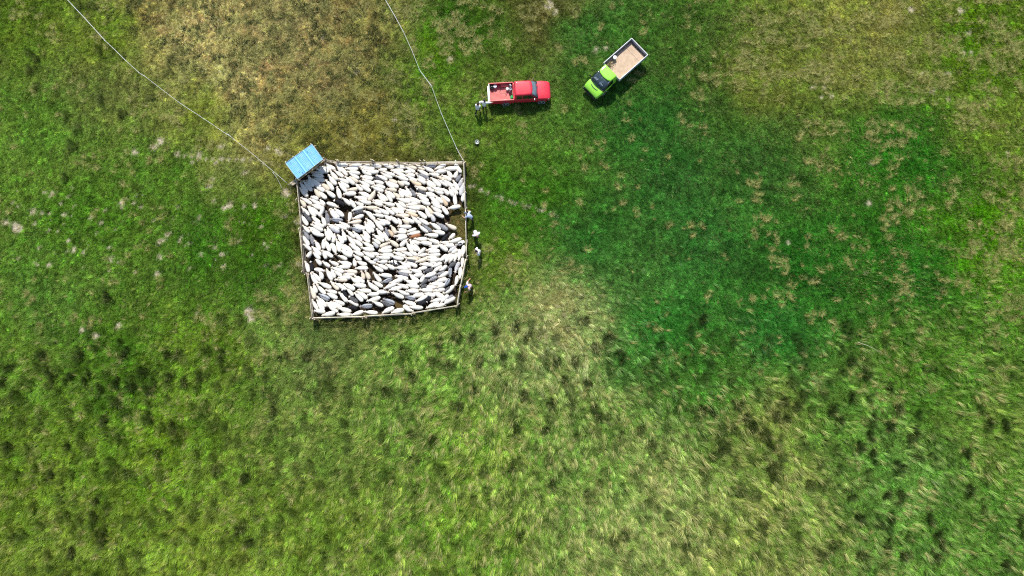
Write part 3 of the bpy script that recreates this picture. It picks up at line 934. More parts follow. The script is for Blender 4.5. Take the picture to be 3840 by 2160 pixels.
def fleece(name, base, dark, kind='plain', rough=.95):
    b = N(name)
    tc = b.new('TexCoord')
    oi = b.new('ObjectInfo')
    add = b.new('VectorMath', operation='ADD')
    b.link(tc.outputs['Object'], add.inputs[0]); b.link(oi.outputs['Location'], add.inputs[1])
    v = add.outputs[0]
    n1 = b.noise(7, 5, .65, v)
    n2 = b.noise(45, 3, .6, v)
    if kind == 'spots':
        c = b.ramp(b.noise(6.5, 2, .5, v), [(.50, dark), (.53, base)])
    elif kind == 'stripe':           # fleece parted dark along the spine
        sx = b.new('SeparateXYZ'); b.link(tc.outputs['Object'], sx.inputs[0])
        ab = b.new('Math', operation='ABSOLUTE'); b.link(sx.outputs[1], ab.inputs[0])
        ad_ = b.new('Math', operation='MULTIPLY_ADD'); b.link(n1, ad_.inputs[0]); ad_.inputs[1].default_value = .22; b.link(ab.outputs[0], ad_.inputs[2])
        c = b.ramp(ad_.outputs[0], [(.10, dark), (.145, tuple(.5 * (p_ + q_) for p_, q_ in zip(base, dark))), (.21, base)])
    elif kind == 'mottle':
        c = b.ramp(b.noise(11, 5, .75, v), [(.40, dark), (.62, base)])
    else:
        c = b.ramp(n1, [(.25, dark), (.62, base)])
    hv = b.new('HueSaturation')
    mr_ = b.new('MapRange'); b.link(oi.outputs['Random'], mr_.inputs[0]); mr_.inputs[3].default_value = .88; mr_.inputs[4].default_value = 1.06
    b.link(mr_.outputs[0], hv.inputs['Value']); b.link(c, hv.inputs['Color'])
    p = b.new('BsdfPrincipled')
    b.link(hv.outputs[0], p.inputs['Base Color'])
    p.inputs['Roughness'].default_value = rough
    p.inputs['Specular IOR Level'].default_value = .15
    bn = b.new('Bump'); bn.inputs['Strength'].default_value = .3; bn.inputs['Distance'].default_value = .012
    b.link(n2, bn.inputs['Height']); b.link(bn.outputs[0], p.inputs['Normal'])
    b.link(p.outputs[0], b.out.inputs[0])
    return b.m


FL = {
 'w': fleece('white_fleece', (.83, .80, .72), (.72, .655, .54)),
 'c': fleece('cream_fleece', (.72, .63, .50), (.60, .50, .38)),
 'b2': fleece('tan_fleece', (.66, .51, .36), (.52, .39, .26)),
 'l': fleece('pale_grey_fleece', (.62, .61, .60), (.33, .33, .34), 'mottle'),
 'g': fleece('grey_fleece', (.33, .33, .345), (.11, .11, .12), 'mottle'),
 'd': fleece('dark_grey_fleece', (.16, .16, .165), (.022, .022, .024), 'mottle'),
 'p': fleece('grey_fleece_dark_back', (.36, .38, .41), (.035, .036, .04), 'stripe'),
 'k': fleece('black_fleece', (.020, .020, .024), (.010, .010, .011)),
 'b': fleece('brown_fleece', (.33, .15, .075), (.24, .10, .05)),
 's': fleece('spotted_fleece', (.80, .78, .74), (.010, .010, .011), 'spots'),
}
HEADM = {
 'w': mat('white_face', (.66, .57, .47), .8, .12, 9), 'k': mat('black_face', (.03, .028, .027), .8, .2, 9), 'g': mat('grey_face', (.26, .235, .22), .8, .25, 9),
 'b': mat('brown_face', (.26, .12, .06), .8, .2, 9), 'kw': mat('white_blazed_face', (.70, .66, .6), .8, .2, 9),
}
srng = random.Random(5)
SM = {}
for bi, bend in enumerate((-.55, -.18, .0, .2, .5)):
    for hi_, (dz, fat) in enumerate(((0.0, 1.0), (-.20, 1.06), (.03, .95))):
        m = sheep_mesh('sheep', bend, dz, fat)
        m.materials.append(FL['w']); m.materials.append(HEADM['w'])
        SM[(bi, hi_)] = m
ANGN = ['right', 'upper right', 'top', 'upper left', 'left', 'lower left', 'bottom', 'lower right']


def heading_words(a):
    return ANGN[int(round(a / (math.pi / 4))) % 8]


NAMEC = {'w': 'white', 'c': 'cream', 'b2': 'tan', 'l': 'pale grey', 'g': 'grey', 'd': 'dark grey', 'p': 'striped grey', 'k': 'black', 'b': 'brown', 's': 'black and white spotted'}
x0p, x1p = at(1128, 900).x, at(1744, 900).x
y0p, y1p = at(1450, 608).y, at(1450, 1183).y

# the 300 that show largest stand alone; the most hidden ones are one mass
for i, f in enumerate(FLOCK):
    near = [math.hypot(f['x'] - g['x'], f['y'] - g['y']) for g in FLOCK if g is not f]
    near.sort()
    f['show'] = f['L'] * 0.6 + 0.5 * min(near[0], .5) + .3 * min(near[1], .6) + (1.5 if f['fl'] in 'bsdkpgl' and f['fl'] != 'b2' else 0)
order = sorted(FLOCK, key=lambda f: -f['show'])
for i, f in enumerate(order):
    f['single'] = i < 300

# landmarks that can be told at a glance, for the labels
MARK = []
used = set()
for f in FLOCK:
    u = (f['x'] - x0p) / (x1p - x0p)
    w = (f['y'] - y0p) / (y1p - y0p)
    f['u'], f['v'] = u, w
    f['mark'] = None
brown = [f for f in FLOCK if f['fl'] == 'b']
for f in brown: f['mark'] = 'the only brown sheep'
sp_ = sorted([f for f in FLOCK if f['fl'] == 's'], key=lambda f: f['x'])
if len(sp_) > 1:
    sp_[0]['mark'] = 'the spotted sheep low in the middle'
    sp_[-1]['mark'] = 'the spotted sheep at the right fence'


ONES = 'zero one two three four five six seven eight nine ten eleven twelve thirteen fourteen fifteen sixteen seventeen eighteen nineteen'.split()
TENS = 'x x twenty thirty forty fifty sixty seventy eighty ninety'.split()


def frac(t):
    n = round(max(0, min(.99, t)) * 100)
    return (ONES[n] if n < 20 else TENS[n // 10] + ('-' + ONES[n % 10] if n % 10 else '')) + ' percent'


DIRN = ['right of', 'up and right of', 'above', 'up and left of', 'left of', 'down and left of', 'below', 'down and right of']
marks = [(f, f['mark']) for f in FLOCK if f['mark']]
pts = [(at(1728, 620), 'the top right corner post'), (at(1180, 1180), 'the bottom left corner post'), (at(1705, 1135), 'the bottom right corner post'), (at(1750, 808), 'the man leaning over the fence'), (at(1742, 1072), 'the man in the blue cap')]


def label_for(f):
    cname = NAMEC[f['fl']]
    hw = heading_words(f['hd'])
    extra = ''
    if f['fl'] == 'b':
        return 'the only brown sheep, right of the middle of the pen, facing left'
    if f['fl'] == 's':
        return 'black and white spotted sheep ' + ('pressed against the right fence of the pen' if f is sp_[-1] else 'among white ones low in the middle of the pen')
    for m, mn in marks:
        if m is f: continue
        dd = math.hypot(f['x'] - m['x'], f['y'] - m['y'])
        if dd < .95:
            d = DIRN[int(round(math.atan2(f['y'] - m['y'], f['x'] - m['x']) / (math.pi / 4))) % 8]
            s_ = '%s sheep%s just %s %s' % (cname, extra, d, mn)
            if s_ not in used: return s_
    for m, mn in pts:
        if math.hypot(f['x'] - m.x, f['y'] - m.y) < .75:
            s_ = '%s sheep%s nearest to %s of the pen' % (cname, extra, mn) if 'post' in mn else '%s sheep%s nearest to %s' % (cname, extra, mn)
            if s_ not in used: return s_
    pose = 'curled back ' if f.get('curl') else ''
    s_ = '%s sheep%s facing %s, %s across, %s down the pen' % (cname, extra, hw, frac(f['u']), frac(f['v']))
    return s_


FLOCK_MB = []
for f in FLOCK:
    fl = f['fl']
    f['curl'] = fl == 'u'
    if fl == 'u': f['fl'] = fl = 'w'
    if f['curl']:
        bi = 0 if (srng.random() < .5) else 4
    else:
        bi = srng.choice((1, 2, 2, 3))
    hi_ = srng.choice((0, 0, 1, 1, 2))
    if f['L'] < .75: hi_ = 1
    m = SM[(bi, hi_)]
    L = max(.82, min(1.30, f['L'] * 1.07 + .08))
    sx = L / (1.26 if not f['curl'] else 1.1)
    sy = srng.uniform(.95, 1.10) * (.72 + .28 * sx)
    sz = srng.uniform(.92, 1.05)
    hm = {'k': 'k', 'd': 'g', 'g': 'g', 'p': 'g', 'b': 'b'}.get(fl, 'w')
    if fl in 'kd' and srng.random() < .5: hm = 'kw'
    d = Vector((math.cos(f['hd']), math.sin(f['hd'])))
    px_, py_ = f['rx'] - d.x * .02, f['ry'] - d.y * .02
    Mx = Matrix.Translation((px_, py_, -0.01)) @ Matrix.Rotation(f['hd'], 4, 'Z') @ Matrix.Diagonal((sx, sy, sz, 1))
    if f['single']:
        o = bpy.data.objects.new('sheep', m)
        o.matrix_world = Mx
        for k, mm_ in ((0, FL[fl]), (1, HEADM[hm])):
            o.material_slots[k].link = 'OBJECT'
            o.material_slots[k].material = mm_
        COL.objects.link(o)
        lb = label_for(f)
        if lb in used:
            lb = lb.replace(' sheep', ' sheep second', 1) if False else lb + ', upper one' 
        used.add(lb)
        f['lb'] = lb
        tag(o, lb, 'sheep', 'sheep packed into the wooden pen')
    else:
        FLOCK_MB.append((m, Mx, fl, hm))
fm_ = MB()
mats_ = []
for m, Mx, fl, hm in FLOCK_MB:
    for q in (FL[fl], HEADM[hm]):
        if q not in mats_: mats_.append(q)
    vs = [Mx @ v.co for v in m.vertices]
    k = len(fm_.v)
    fm_.v += [tuple(v) for v in vs]
    for p_ in m.polygons:
        fm_.f.append(tuple(i + k for i in p_.vertices))
        fm_.mi.append(mats_.index(FL[fl] if p_.material_index == 0 else HEADM[hm]))
fo = link('flock', bpy.data.meshes.new('flock'), ())
fo.data.from_pydata(fm_.v, [], fm_.f)
for q in mats_: fo.data.materials.append(q)
fo.data.polygons.foreach_set('material_index', fm_.mi)
fo.data.polygons.foreach_set('use_smooth', [True] * len(fm_.f))
fo.data.update()
tag(fo, 'rest of the flock half hidden between the other sheep in the pen', 'flock', None, 'stuff')
# ------------------------------------------------------------ pen of pole hurdles
M_POLE = [mat('weathered_pole', (.46, .39, .29), .85, .28, 5, bump=.5, bscale=40), mat('pale_peeled_pole', (.62, .55, .42), .8, .2, 5, bump=.4, bscale=40), mat('grey_brown_pole', (.30, .235, .165), .9, .3, 5, bump=.5, bscale=40)]
M_CUT = mat('cut_wood_end', (.72, .64, .44), .8, .1, 10)
frng = random.Random(3)


def pole(a, b2, r0, r1, n=8, wob=.02, seg=7):
    a, b2 = Vector(a), Vector(b2)
    m = MB()
    pts = []
    for i in range(seg):
        t = i / (seg - 1)
        p = a.lerp(b2, t)
        k = math.sin(t * math.pi) * wob
        pts.append(p + Vector((frng.uniform(-k, k), frng.uniform(-k, k), frng.uniform(-k, k))))
    return m.tube(pts, [r0 + (r1 - r0) * i / (seg - 1) for i in range(seg)], n)


def hurdle(pa, pb, label, heights=(.22, .48, .74, 1.0), out=(0, 0), mats=(0, 1, 0, 0), posts=(.0, 1.0), r=.038, z_top=1.0, brace=True):
    """one fence section between two pixels of its top rail"""
    A, B = at(*pa, z_top), at(*pb, z_top)
    root = empty('pen_fence', ((A.x + B.x) / 2, (A.y + B.y) / 2, 0))
    off = Vector((root.location.x, root.location.y, 0))
    tag(root, label, 'fence', 'pole fence sections round the sheep pen')
    dv = (B - A).normalized()
    nv = Vector((-dv.y, dv.x, 0))
    for k, h in enumerate(heights):
        j = frng.uniform(-.03, .03)
        a = Vector((A.x, A.y, h * z_top + j)) - off - dv * frng.uniform(0, .12)
        c = Vector((B.x, B.y, h * z_top + frng.uniform(-.03, .03))) - off + dv * frng.uniform(0, .12)
        sh = nv * frng.uniform(-.035, .035)
        rr = r * frng.uniform(.85, 1.2)
        fl = frng.random() < .5
        pole(a + sh, c + sh, rr if fl else rr * .72, rr * .72 if fl else rr).build('rail', M_POLE[mats[k % len(mats)]], root, True)
    ov = Vector((*out, 0))
    for t in posts:
        p = A.lerp(B, t) - off
        p.z = 0
        for q in (0, 1):
            pp = p + ov * (.10 if q == 0 else .02) + dv * (.12 * (q - .5))
            m = pole(pp - Vector((0, 0, .25)), pp + Vector((ov.x * .06, ov.y * .06, z_top + .16 + .06 * q)), .05, .042, 8, .01, 4)
            post = m.build('post', [M_POLE[2], M_CUT], root, True)
            post.data.polygons[-1].material_index = 1
    if brace:
        t = frng.uniform(.35, .65)
        p = A.lerp(B, t) - off
        pole(Vector((p.x, p.y, .1)) + ov * .06, Vector((p.x, p.y, z_top * 1.02)) + ov * .06, .032, .03, 6, .01, 3).build('batten', M_POLE[2], root, True)
    return root


T3 = (.22, .48, .74, 1.0)
N_, S_, W_, E_ = (0, 1), (0, -1), (-1, 0), (1, 0)
hurdle((1219, 597), (1266, 607.5), 'short pole fence section joining the blue roofed shelter to the top fence', out=N_, posts=(.95,))
hurdle((1267, 607), (1396, 605.5), 'pole fence section at the left end of the top side of the pen', out=N_, posts=(.02, .98))
hurdle((1398, 608), (1494, 607), 'second pole fence section from the left along the top side of the pen', out=N_, posts=(.03, .97))
hurdle((1495, 606.5), (1581, 608.5), 'third pole fence section from the left along the top side of the pen', out=N_, posts=(.95,))
hurdle((1583, 608.5), (1738, 606), 'pole fence section at the right end of the top side of the pen', out=N_, posts=(.05, .99), mats=(0, 1, 1, 1))
hurdle((1739, 607), (1744.7, 785), 'straight pole fence section at the top of the right side of the pen', out=E_, posts=(.02, .98), mats=(0, 1, 0, 1))
hurdle((1745, 788), (1748, 966), 'middle pole fence section of the right side, the one a man leans over', out=E_, posts=(.98,), mats=(0, 1, 0, 1))
hurdle((1744.5, 975), (1727, 1068), 'slanting pole fence section on the right side above the blue capped man', out=E_, posts=(.02,), mats=(0, 1, 1, 1), r=.044)
hurdle((1727, 1066), (1715, 1143), 'lowest pole fence section of the right side, thick pale top rail', out=E_, posts=(.98,), mats=(0, 1, 1, 1), r=.048)
hurdle((1711, 1145), (1548, 1172), 'pole fence section at the right end of the bottom side of the pen', out=S_, posts=(.02, .98), mats=(0, 1, 1, 1))
hurdle((1545, 1175), (1366, 1186), 'middle pole fence section along the bottom side of the pen', out=S_, posts=(.02, .97), mats=(0, 1, 1, 1), r=.044)
hurdle((1362, 1187), (1176, 1192), 'pole fence section at the left end of the bottom side of the pen', out=S_, posts=(.02, .99), mats=(0, 1, 1, 1), r=.044)
hurdle((1170, 1195), (1150.5, 1026), 'lowest pole fence section on the left side of the pen', out=W_, posts=(.01, .99), mats=(2, 0, 0, 0), r=.044)
hurdle((1139, 1021), (1128, 853), 'middle pole fence section on the left side of the pen', out=W_, posts=(.02, .98), mats=(2, 0, 2, 0), r=.045)
hurdle((1127.5, 850), (1111, 682), 'top pole fence section on the left side, below the blue roof', out=W_, posts=(.6,), mats=(2, 0, 0, 0), r=.048)


def spare(pa, za, pb, zb, r, label, m=1):
    a, c = at(*pa, za), at(*pb, zb)
    o = pole(a, c, r, r * .8).build('loose_pole', M_POLE[m], None, True)
    tag(o, label, 'pole')


spare((1751.5, 898), 1.02, (1747.5, 962), .95, .03, 'thin loose pole leaning on the outside of the right fence')
spare((1121, 855), .9, (1134, 968), .95, .035, 'long thin loose pole leaning on the outside of the left fence')

# poles bundled into a short wing beside the shelter
w = empty('fence_wing', at(1098, 684))
tag(w, 'short wing of bundled brown poles sticking out left of the shelter', 'fence')
wo_ = Vector(w.location)
for k in range(6):
    a, c = at(1086 + k * 2.2, 688 + k * 1.6, .3 + .14 * k), at(1111 + k * .8, 671 + k * 2.8, .35 + .13 * k)
    pole(a - wo_, c - wo_, .045, .04).build('rail', M_POLE[k % 3], w, True)
for q in ((1081, 691, 1.0), (1110, 678, 1.0)):
    p = at(q[0], q[1], q[2]); p0 = Vector((p.x, p.y, -.2))
    pole(p0 - wo_, p - wo_, .055, .045, 8, .01, 4).build('post', M_POLE[0], w, True)

# poles under the front edge of the shelter, closing the corner of the pen
w = empty('feeder_rack', at(1165, 640))
tag(w, 'dark rail rack under the pen side edge of the blue roof', 'rack')
wo_ = Vector(w.location)
for k, z in enumerate((.3, .6, .9, 1.1)):
    a, c = at(1116, 678, z), at(1218, 600, z)
    pole(a - wo_, c - wo_, .045, .04).build('rail', M_POLE[2 if k < 3 else 0], w, True)
for k in range(15):
    a, c = at(1119 + k * 6.9, 676 - k * 5.3, .2), at(1119 + k * 6.9, 676 - k * 5.3, 1.05)
    pole(a - wo_, c - wo_, .022, .02, 6, .01, 3).build('bar', M_POLE[2], w, True)
for k in range(5):
    a, c = at(1206 + k * 3, 604 - k * 2.5, .7 + .1 * k), at(1232 + k, 602 + k * 1.2, .9)
    pole(a - wo_, c - wo_, .04, .03).build('rail', M_POLE[0 if k % 2 else 2], w, True)

# ------------------------------------------------------------ shelter with blue sheet roof
def blue_sheet(name, c1, c2, wornc):
    b = N(name)
    tc = b.new('TexCoord')
    n = b.noise(2.6, 5, .65, tc.outputs['Object'])
    c = b.ramp(n, [(.30, c1), (.58, c2), (.76, wornc)])
    p = b.new('BsdfPrincipled')
    b.link(c, p.inputs['Base Color'])
    p.inputs['Roughness'].default_value = .42
    t = b.new('BsdfTranslucent'); b.link(c, t.inputs[0])
    mx_ = b.new('MixShader'); mx_.inputs[0].default_value = .18
    b.link(p.outputs[0], mx_.inputs[1]); b.link(t.outputs[0], mx_.inputs[2])
    b.link(mx_.outputs[0], b.out.inputs[0])
    return b.m


M_BLUE = blue_sheet('blue_plastic_sheet', (.07, .33, .66), (.12, .42, .72), (.30, .44, .58))
M_BLUE2 = blue_sheet('pale_blue_lap', (.12, .46, .76), (.16, .50, .78), (.27, .53, .72))
M_ALU = mat('pale_edge_trim', (.40, .54, .64), .5, .15, 5)
ra, rb_, rc_, rd = at(1071, 611.6, 1.75), at(1170.4, 541.7, 1.75), at(1212.4, 597.6, 2.15), at(1116, 672, 2.15)   # left, top, right, bottom corners
sh = empty('feeding_shelter', ((ra.x + rc_.x) / 2, (ra.y + rc_.y) / 2, 0))
tag(sh, 'low shelter with a pale blue sheet roof at the top left corner of the pen', 'shelter')
so = Vector(sh.location)
ra, rb_, rc_, rd = ra - so, rb_ - so, rc_ - so, rd - so


def rp(s, t, z=0):
    """s along the long side from left to right, t from back to front"""
    p = ra.lerp(rb_, s).lerp(rd.lerp(rc_, s), t)
    return Vector((p.x, p.y, p.z + z))


def sheet(s0, s1, z, name, m, waves=9):
    mb = MB()
    nn = 28
    top, bot = [], []
    for i in range(nn + 1):
        s = s0 + (s1 - s0) * i / nn
        zz = z + .007 * math.sin(i / nn * waves * 2 * math.pi)
        top.append([rp(s, t, zz + .012) for t in (0, .33, .66, 1)])
        bot.append([rp(s, t, zz) for t in (0, .33, .66, 1)])
    rings = [a + list(reversed(c)) for a, c in zip(top, bot)]
    mb.loft(rings, True)
    return mb.build(name, m, sh, False)


sheet(0, .375, .0, 'roof_sheet', M_BLUE)
sheet(.315, .70, .022, 'roof_sheet', M_BLUE)
sheet(.645, 1.0, .044, 'roof_sheet', M_BLUE)
lap = sheet(.315, .378, .040, 'lap_strip', M_BLUE2, 1)
lap = sheet(.640, .705, .064, 'lap_strip', M_BLUE2, 1)
for s0, t0, s1, t1 in ((0, 0, 1, 0), (0, 1, 1, 1), (0, 0, 0, 1), (1, 0, 1, 1)):
    MB().tube([rp(s0, t0, .055), rp(s1, t1, .075)], .022, 6).build('edge_trim', M_ALU, sh, True)
M_CLIP = mat('dark_blue_scar', (.02, .10, .24), .6, .1, 5)
for s, t in ((.13, .10), (.17, .72), (.24, .86), (.45, .92), (.74, .16), (.80, .28), (.80, .62), (.84, .75)):
    MB().tube([rp(s, t, .068), rp(s + .004, t + .11, .068)], .014, 6).build('bolt_strip', M_CLIP, sh)
for s in (.02, .30, .55, .98):
    pole(rp(s, -.09, -.05), rp(s, 1.08, -.05), .04, .035).build('rafter', M_POLE[1], sh, True)
for t in (.12, .9):
    pole(rp(-.06, t, -.12), rp(1.07, t, -.12), .045, .04).build('purlin', M_POLE[0], sh, True)
for s in (.03, .5, .97):
    for t in (.12, .9):
        p = rp(s, t, -.12)
        pole(Vector((p.x, p.y, -.2)), p, .055, .045, 8, .01, 4).build('post', M_POLE[2], sh, True)

# ------------------------------------------------------------ tape fences
M_TAPE = mat('white_fence_tape', (.66, .69, .67), .6, .08, 2)
M_PEG = mat('white_plastic_post', (.75, .77, .74), .5, .06, 3)


def tape_fence(px, posts, label, h=.62):
    P = [at(*q, h) for q in px]
    root = empty('tape_fence', (P[len(P) // 2].x, P[len(P) // 2].y, 0))
    tag(root, label, 'fence', 'white electric tape fences')
    off = Vector(root.location)
    for z, r in ((h, .013), (h - .2, .011)):
        pts = []
        for i in range(len(P) - 1):
            n = 6
            for k in range(n):
                t = k / n
                q = P[i].lerp(P[i + 1], t) - off
                sag = 0
                pts.append(Vector((q.x, q.y, z + .012 * math.sin(i * 2 + k * 1.7))))
        q = P[-1] - off
        pts.append(Vector((q.x, q.y, z)))
        MB().tube(pts, r, 6, flat=.9).build('tape', M_TAPE, root, True)
    for q in posts:
        p = at(*q, h) - off
        MB().tube([(p.x, p.y, -.15), (p.x, p.y, h + .08)], [.022, .016], 8).build('post', M_PEG, root, True)
        MB().tube([(p.x - .07, p.y + .04, h), (p.x + .07, p.y - .04, h)], .022, 6).build('clip', M_PEG, root, True)
    return root


tape_fence([(190, -70), (253, 0), (320, 71), (395, 154), (415, 172), (470, 226), (522, 273), (540, 284), (671, 384), (790, 462), (842, 498), (857, 506), (932, 565), (1040, 655), (1073, 684)],
           [(394, 153), (415, 172), (522, 273), (541, 284), (671, 384), (842, 498), (858, 505), (1040, 655)], 'white tape fence running down the left to the blue roofed shelter')
tape_fence([(1420, -60), (1446, 0), (1480, 58), (1513, 119), (1545, 190), (1573, 261), (1617, 320), (1655, 425), (1690, 505), (1714, 559), (1739, 604)],
           [(1513, 119), (1573, 261), (1617, 320), (1655, 425), (1714, 559)], 'white tape fence running down to the top right corner of the pen', .5)
g1 = [at(1022, 645, .2), at(1036, 663, .1), at(1048, 685, .05), at(1055, 702, .05), at(1058, 706, .02)]
tag(MB().tube(g1, .016, 6).build('slack_cord', M_TAPE, None, True), 'slack white cord trailing from the end of the left tape fence', 'cord')
# ------------------------------------------------------------ vehicles
def paint(name, col, dirt=.05, coat=.45):
    b = N(name)
    tc = b.new('TexCoord')
    n = b.noise(3.0, 5, .65, tc.outputs['Object'])
    n2 = b.noise(30.0, 3, .6, tc.outputs['Object'])
    c = b.ramp(n, [(.3, tuple(x * .92 for x in col)), (.7, tuple(min(1, x * 1.06 + .008) for x in col))])
    mx_ = b.new('Mix', data_type='RGBA')
    mr_ = b.new('MapRange'); b.link(n2, mr_.inputs[0]); mr_.inputs[1].default_value = .45; mr_.inputs[2].default_value = .8; mr_.inputs[3].default_value = 0; mr_.inputs[4].default_value = dirt * 4
    b.link(mr_.outputs[0], mx_.inputs[0]); b.link(c, mx_.inputs[6]); mx_.inputs[7].default_value = (.30, .25, .18, 1)
    p = b.new('BsdfPrincipled')
    b.link(mx_.outputs[2], p.inputs['Base Color'])
    p.inputs['Roughness'].default_value = .5
    p.inputs['Specular IOR Level'].default_value = .3
    p.inputs['Coat Weight'].default_value = coat
    p.inputs['Coat Roughness'].default_value = .12
    b.link(p.outputs[0], b.out.inputs[0])
    return b.m


M_RED = paint('red_car_paint', (.62, .012, .040))
M_REDB = paint('worn_red_bed_paint', (.64, .15, .14), .16, .2)
M_LIME = paint('lime_green_car_paint', (.27, .66, .045))
M_TYRE = mat('tyre_rubber', (.022, .022, .023), .85, .2, 20)
M_RIM = mat('pale_alloy_rim', (.62, .63, .63), .45, .1, 8)
M_TRIM = mat('black_plastic', (.022, .022, .024), .6, .2, 12)
M_CHROME = mat('bright_metal_trim', (.70, .71, .72), .25, .05, 8, metal=.9)
M_LAMP = mat('clear_lamp', (.70, .66, .55), .15, .08, 12, coat=1)
M_TAIL = mat('red_lamp', (.35, .012, .012), .2, .1, 12, coat=1)
M_UNDER = mat('dark_underbody', (.02, .02, .02), .9, .2, 5)
M_SEAT = mat('dark_cabin', (.03, .032, .036), .8, .3, 9)
M_PAPER = mat('white_paper', (.78, .78, .76), .8, .05, 9)
M_DARKGL = mat('dark_tinted_glass', (.010, .012, .014), .06, .2, 3, spec=.6)


def glass(name, tint, opac=.5, rough=.04):
    b = N(name)
    t = b.new('BsdfTransparent'); t.inputs[0].default_value = (*tint, 1)
    g = b.new('BsdfGlossy'); g.inputs['Roughness'].default_value = rough; g.inputs[0].default_value = (.9, .95, 1, 1)
    d = b.new('BsdfDiffuse'); d.inputs[0].default_value = (.24, .36, .42, 1)
    lw = b.new('LayerWeight'); lw.inputs[0].default_value = .25
    m1_ = b.new('MixShader'); m1_.inputs[0].default_value = opac
    b.link(t.outputs[0], m1_.inputs[1]); b.link(d.outputs[0], m1_.inputs[2])
    m2_ = b.new('MixShader'); b.link(lw.outputs['Fresnel'], m2_.inputs[0]); b.link(m1_.outputs[0], m2_.inputs[1]); b.link(g.outputs[0], m2_.inputs[2])
    b.link(m2_.outputs[0], b.out.inputs[0])
    return b.m


M_WIND = glass('windscreen_glass', (.75, .84, .86), .50)
M_WIND2 = glass('clear_windscreen_glass', (.93, .95, .96), .16)


def wheel(parent, x, y, z, r, w, side, rimr=.72):
    m = MB()
    n = 24
    prof = [(r * .70, -w / 2), (r * .93, -w / 2), (r, -w * .36), (r, w * .36), (r * .93, w / 2), (r * .70, w / 2)]
    rings = [[(x + rr * math.cos(2 * math.pi * k / n), y + side * yy, z + rr * math.sin(2 * math.pi * k / n)) for k in range(n)] for rr, yy in prof]
    m.loft(rings, True)
    t = m.build('wheel', M_TYRE, parent, True)
    m = MB()
    rr = r * rimr
    prof = [(rr, w * .40), (rr, w * .515), (rr * .90, w * .53), (rr * .84, w * .42), (rr * .30, w * .40), (rr * .22, w * .50), (.001, w * .51)]
    rings = [[(x + q * math.cos(2 * math.pi * k / n), y + side * yy, z + q * math.sin(2 * math.pi * k / n)) for k in range(n)] for q, yy in prof]
    m.loft(rings, True)
    for k in range(5):
        a = 2 * math.pi * k / 5 + .3
        ca, sa = math.cos(a), math.sin(a)
        q = [(rr * .2, -.03), (rr * .9, -.045), (rr * .9, .045), (rr * .2, .03)]
        top = [(x + ca * u - sa * v_, y + side * w * .49, z + sa * u + ca * v_) for u, v_ in q]
        bot = [(p_[0], y + side * w * .40, p_[2]) for p_ in top]
        m.loft([bot, top], True)
    m.build('rim', M_RIM, t, True)
    return t


def half(sec):
    """mirror a half section given as (y, z) from bottom centre to top centre"""
    return [(y, z) for y, z in sec] + [(-y, z) for y, z in reversed(sec) if abs(y) > 1e-6]


def body_loft(secs):
    m = MB()
    m.loft([[(x, y, z) for y, z in half(s)] for x, s in secs], True)
    return m


def pane(parent, name, corners, m, thick=.012, inset=.0):
    """a flat pane standing a little proud of the four corners"""
    c = [Vector(p) for p in corners]
    n = (c[1] - c[0]).cross(c[-1] - c[0]).normalized()
    mid = sum(c, Vector()) / len(c)
    c = [mid + (p - mid) * (1 - inset) for p in c]
    mb = MB()
    mb.loft([[p + n * .002 for p in c], [p + n * thick for p in c]], True)
    return mb.build(name, m, parent)


# ---- red pickup: x forwards, y to its left, origin on the ground under the rear axle
rw, fw = at(1895.9, 388.3, .37), at(2031, 380.5, .37)
hd = math.atan2(fw.y - rw.y, fw.x - rw.x)
WB = 3.33
nl = Vector((-math.sin(hd), math.cos(hd), 0))
mid = (rw + fw) / 2
base = mid - Vector((math.cos(hd), math.sin(hd), 0)) * WB / 2 + nl * .86
TRUCK = empty('pickup_truck', (base.x, base.y, 0), hd)
tag(TRUCK, 'red extended cab pickup truck with an open loaded bed, parked on the grass', 'pickup truck')


def low(hw, zt, zb, crown=.03, roll=.10):
    return [(0, zb), (hw * .86, zb), (hw * .97, zb + .10), (hw, zb + .24), (hw * 1.0, zt - .30), (hw * .985, zt - .14), (hw * .95, zt - .03), (hw * .88, zt + crown * .3), (hw * .5, zt + crown * .9), (0, zt + crown)]


body_loft([(.80, low(.885, 1.08, .36)), (1.6, low(.90, 1.08, .34)), (2.80, low(.905, 1.075, .34)), (2.95, low(.90, 1.07, .36))]).build('cab_body', M_RED, TRUCK, True, .02)
body_loft([(2.955, low(.90, 1.07, .40, .06)), (3.2, low(.905, 1.055, .42, .065)), (3.6, low(.895, 1.02, .42, .065)), (3.88, low(.875, .965, .42, .06)), (4.05, low(.835, .91, .44, .05)), (4.14, low(.77, .86, .46, .04)), (4.19, low(.66, .78, .50, .03))]).build('bonnet', M_RED, TRUCK, True, .02)
# power bulge with twin scoops
m = MB()
m.loft([[(3.10, y, 1.115), (3.88, y * .85, 1.015), (3.88, y * .85, .985), (3.10, y, 1.07)] for y in (-.34, .34)], True)
m.build('bonnet_bulge', M_RED, TRUCK, True, .03, 3)
for s in (-1, 1):
    m = MB(); m.loft([[(3.32, s * .20 - .07, 1.098), (3.32, s * .20 + .07, 1.098), (3.68, s * .19 + .06, 1.050), (3.68, s * .19 - .06, 1.050)], [(3.32, s * .20 - .05, 1.112), (3.32, s * .20 + .05, 1.112), (3.68, s * .19 + .035, 1.092), (3.68, s * .19 - .035, 1.092)]], True)
    m.build('bonnet_scoop', M_RED, TRUCK, True, .012)
    m = MB(); m.box(3.682, 3.698, s * .19 - .05, s * .19 + .05, 1.048, 1.082); m.build('scoop_mouth', M_TRIM, TRUCK)
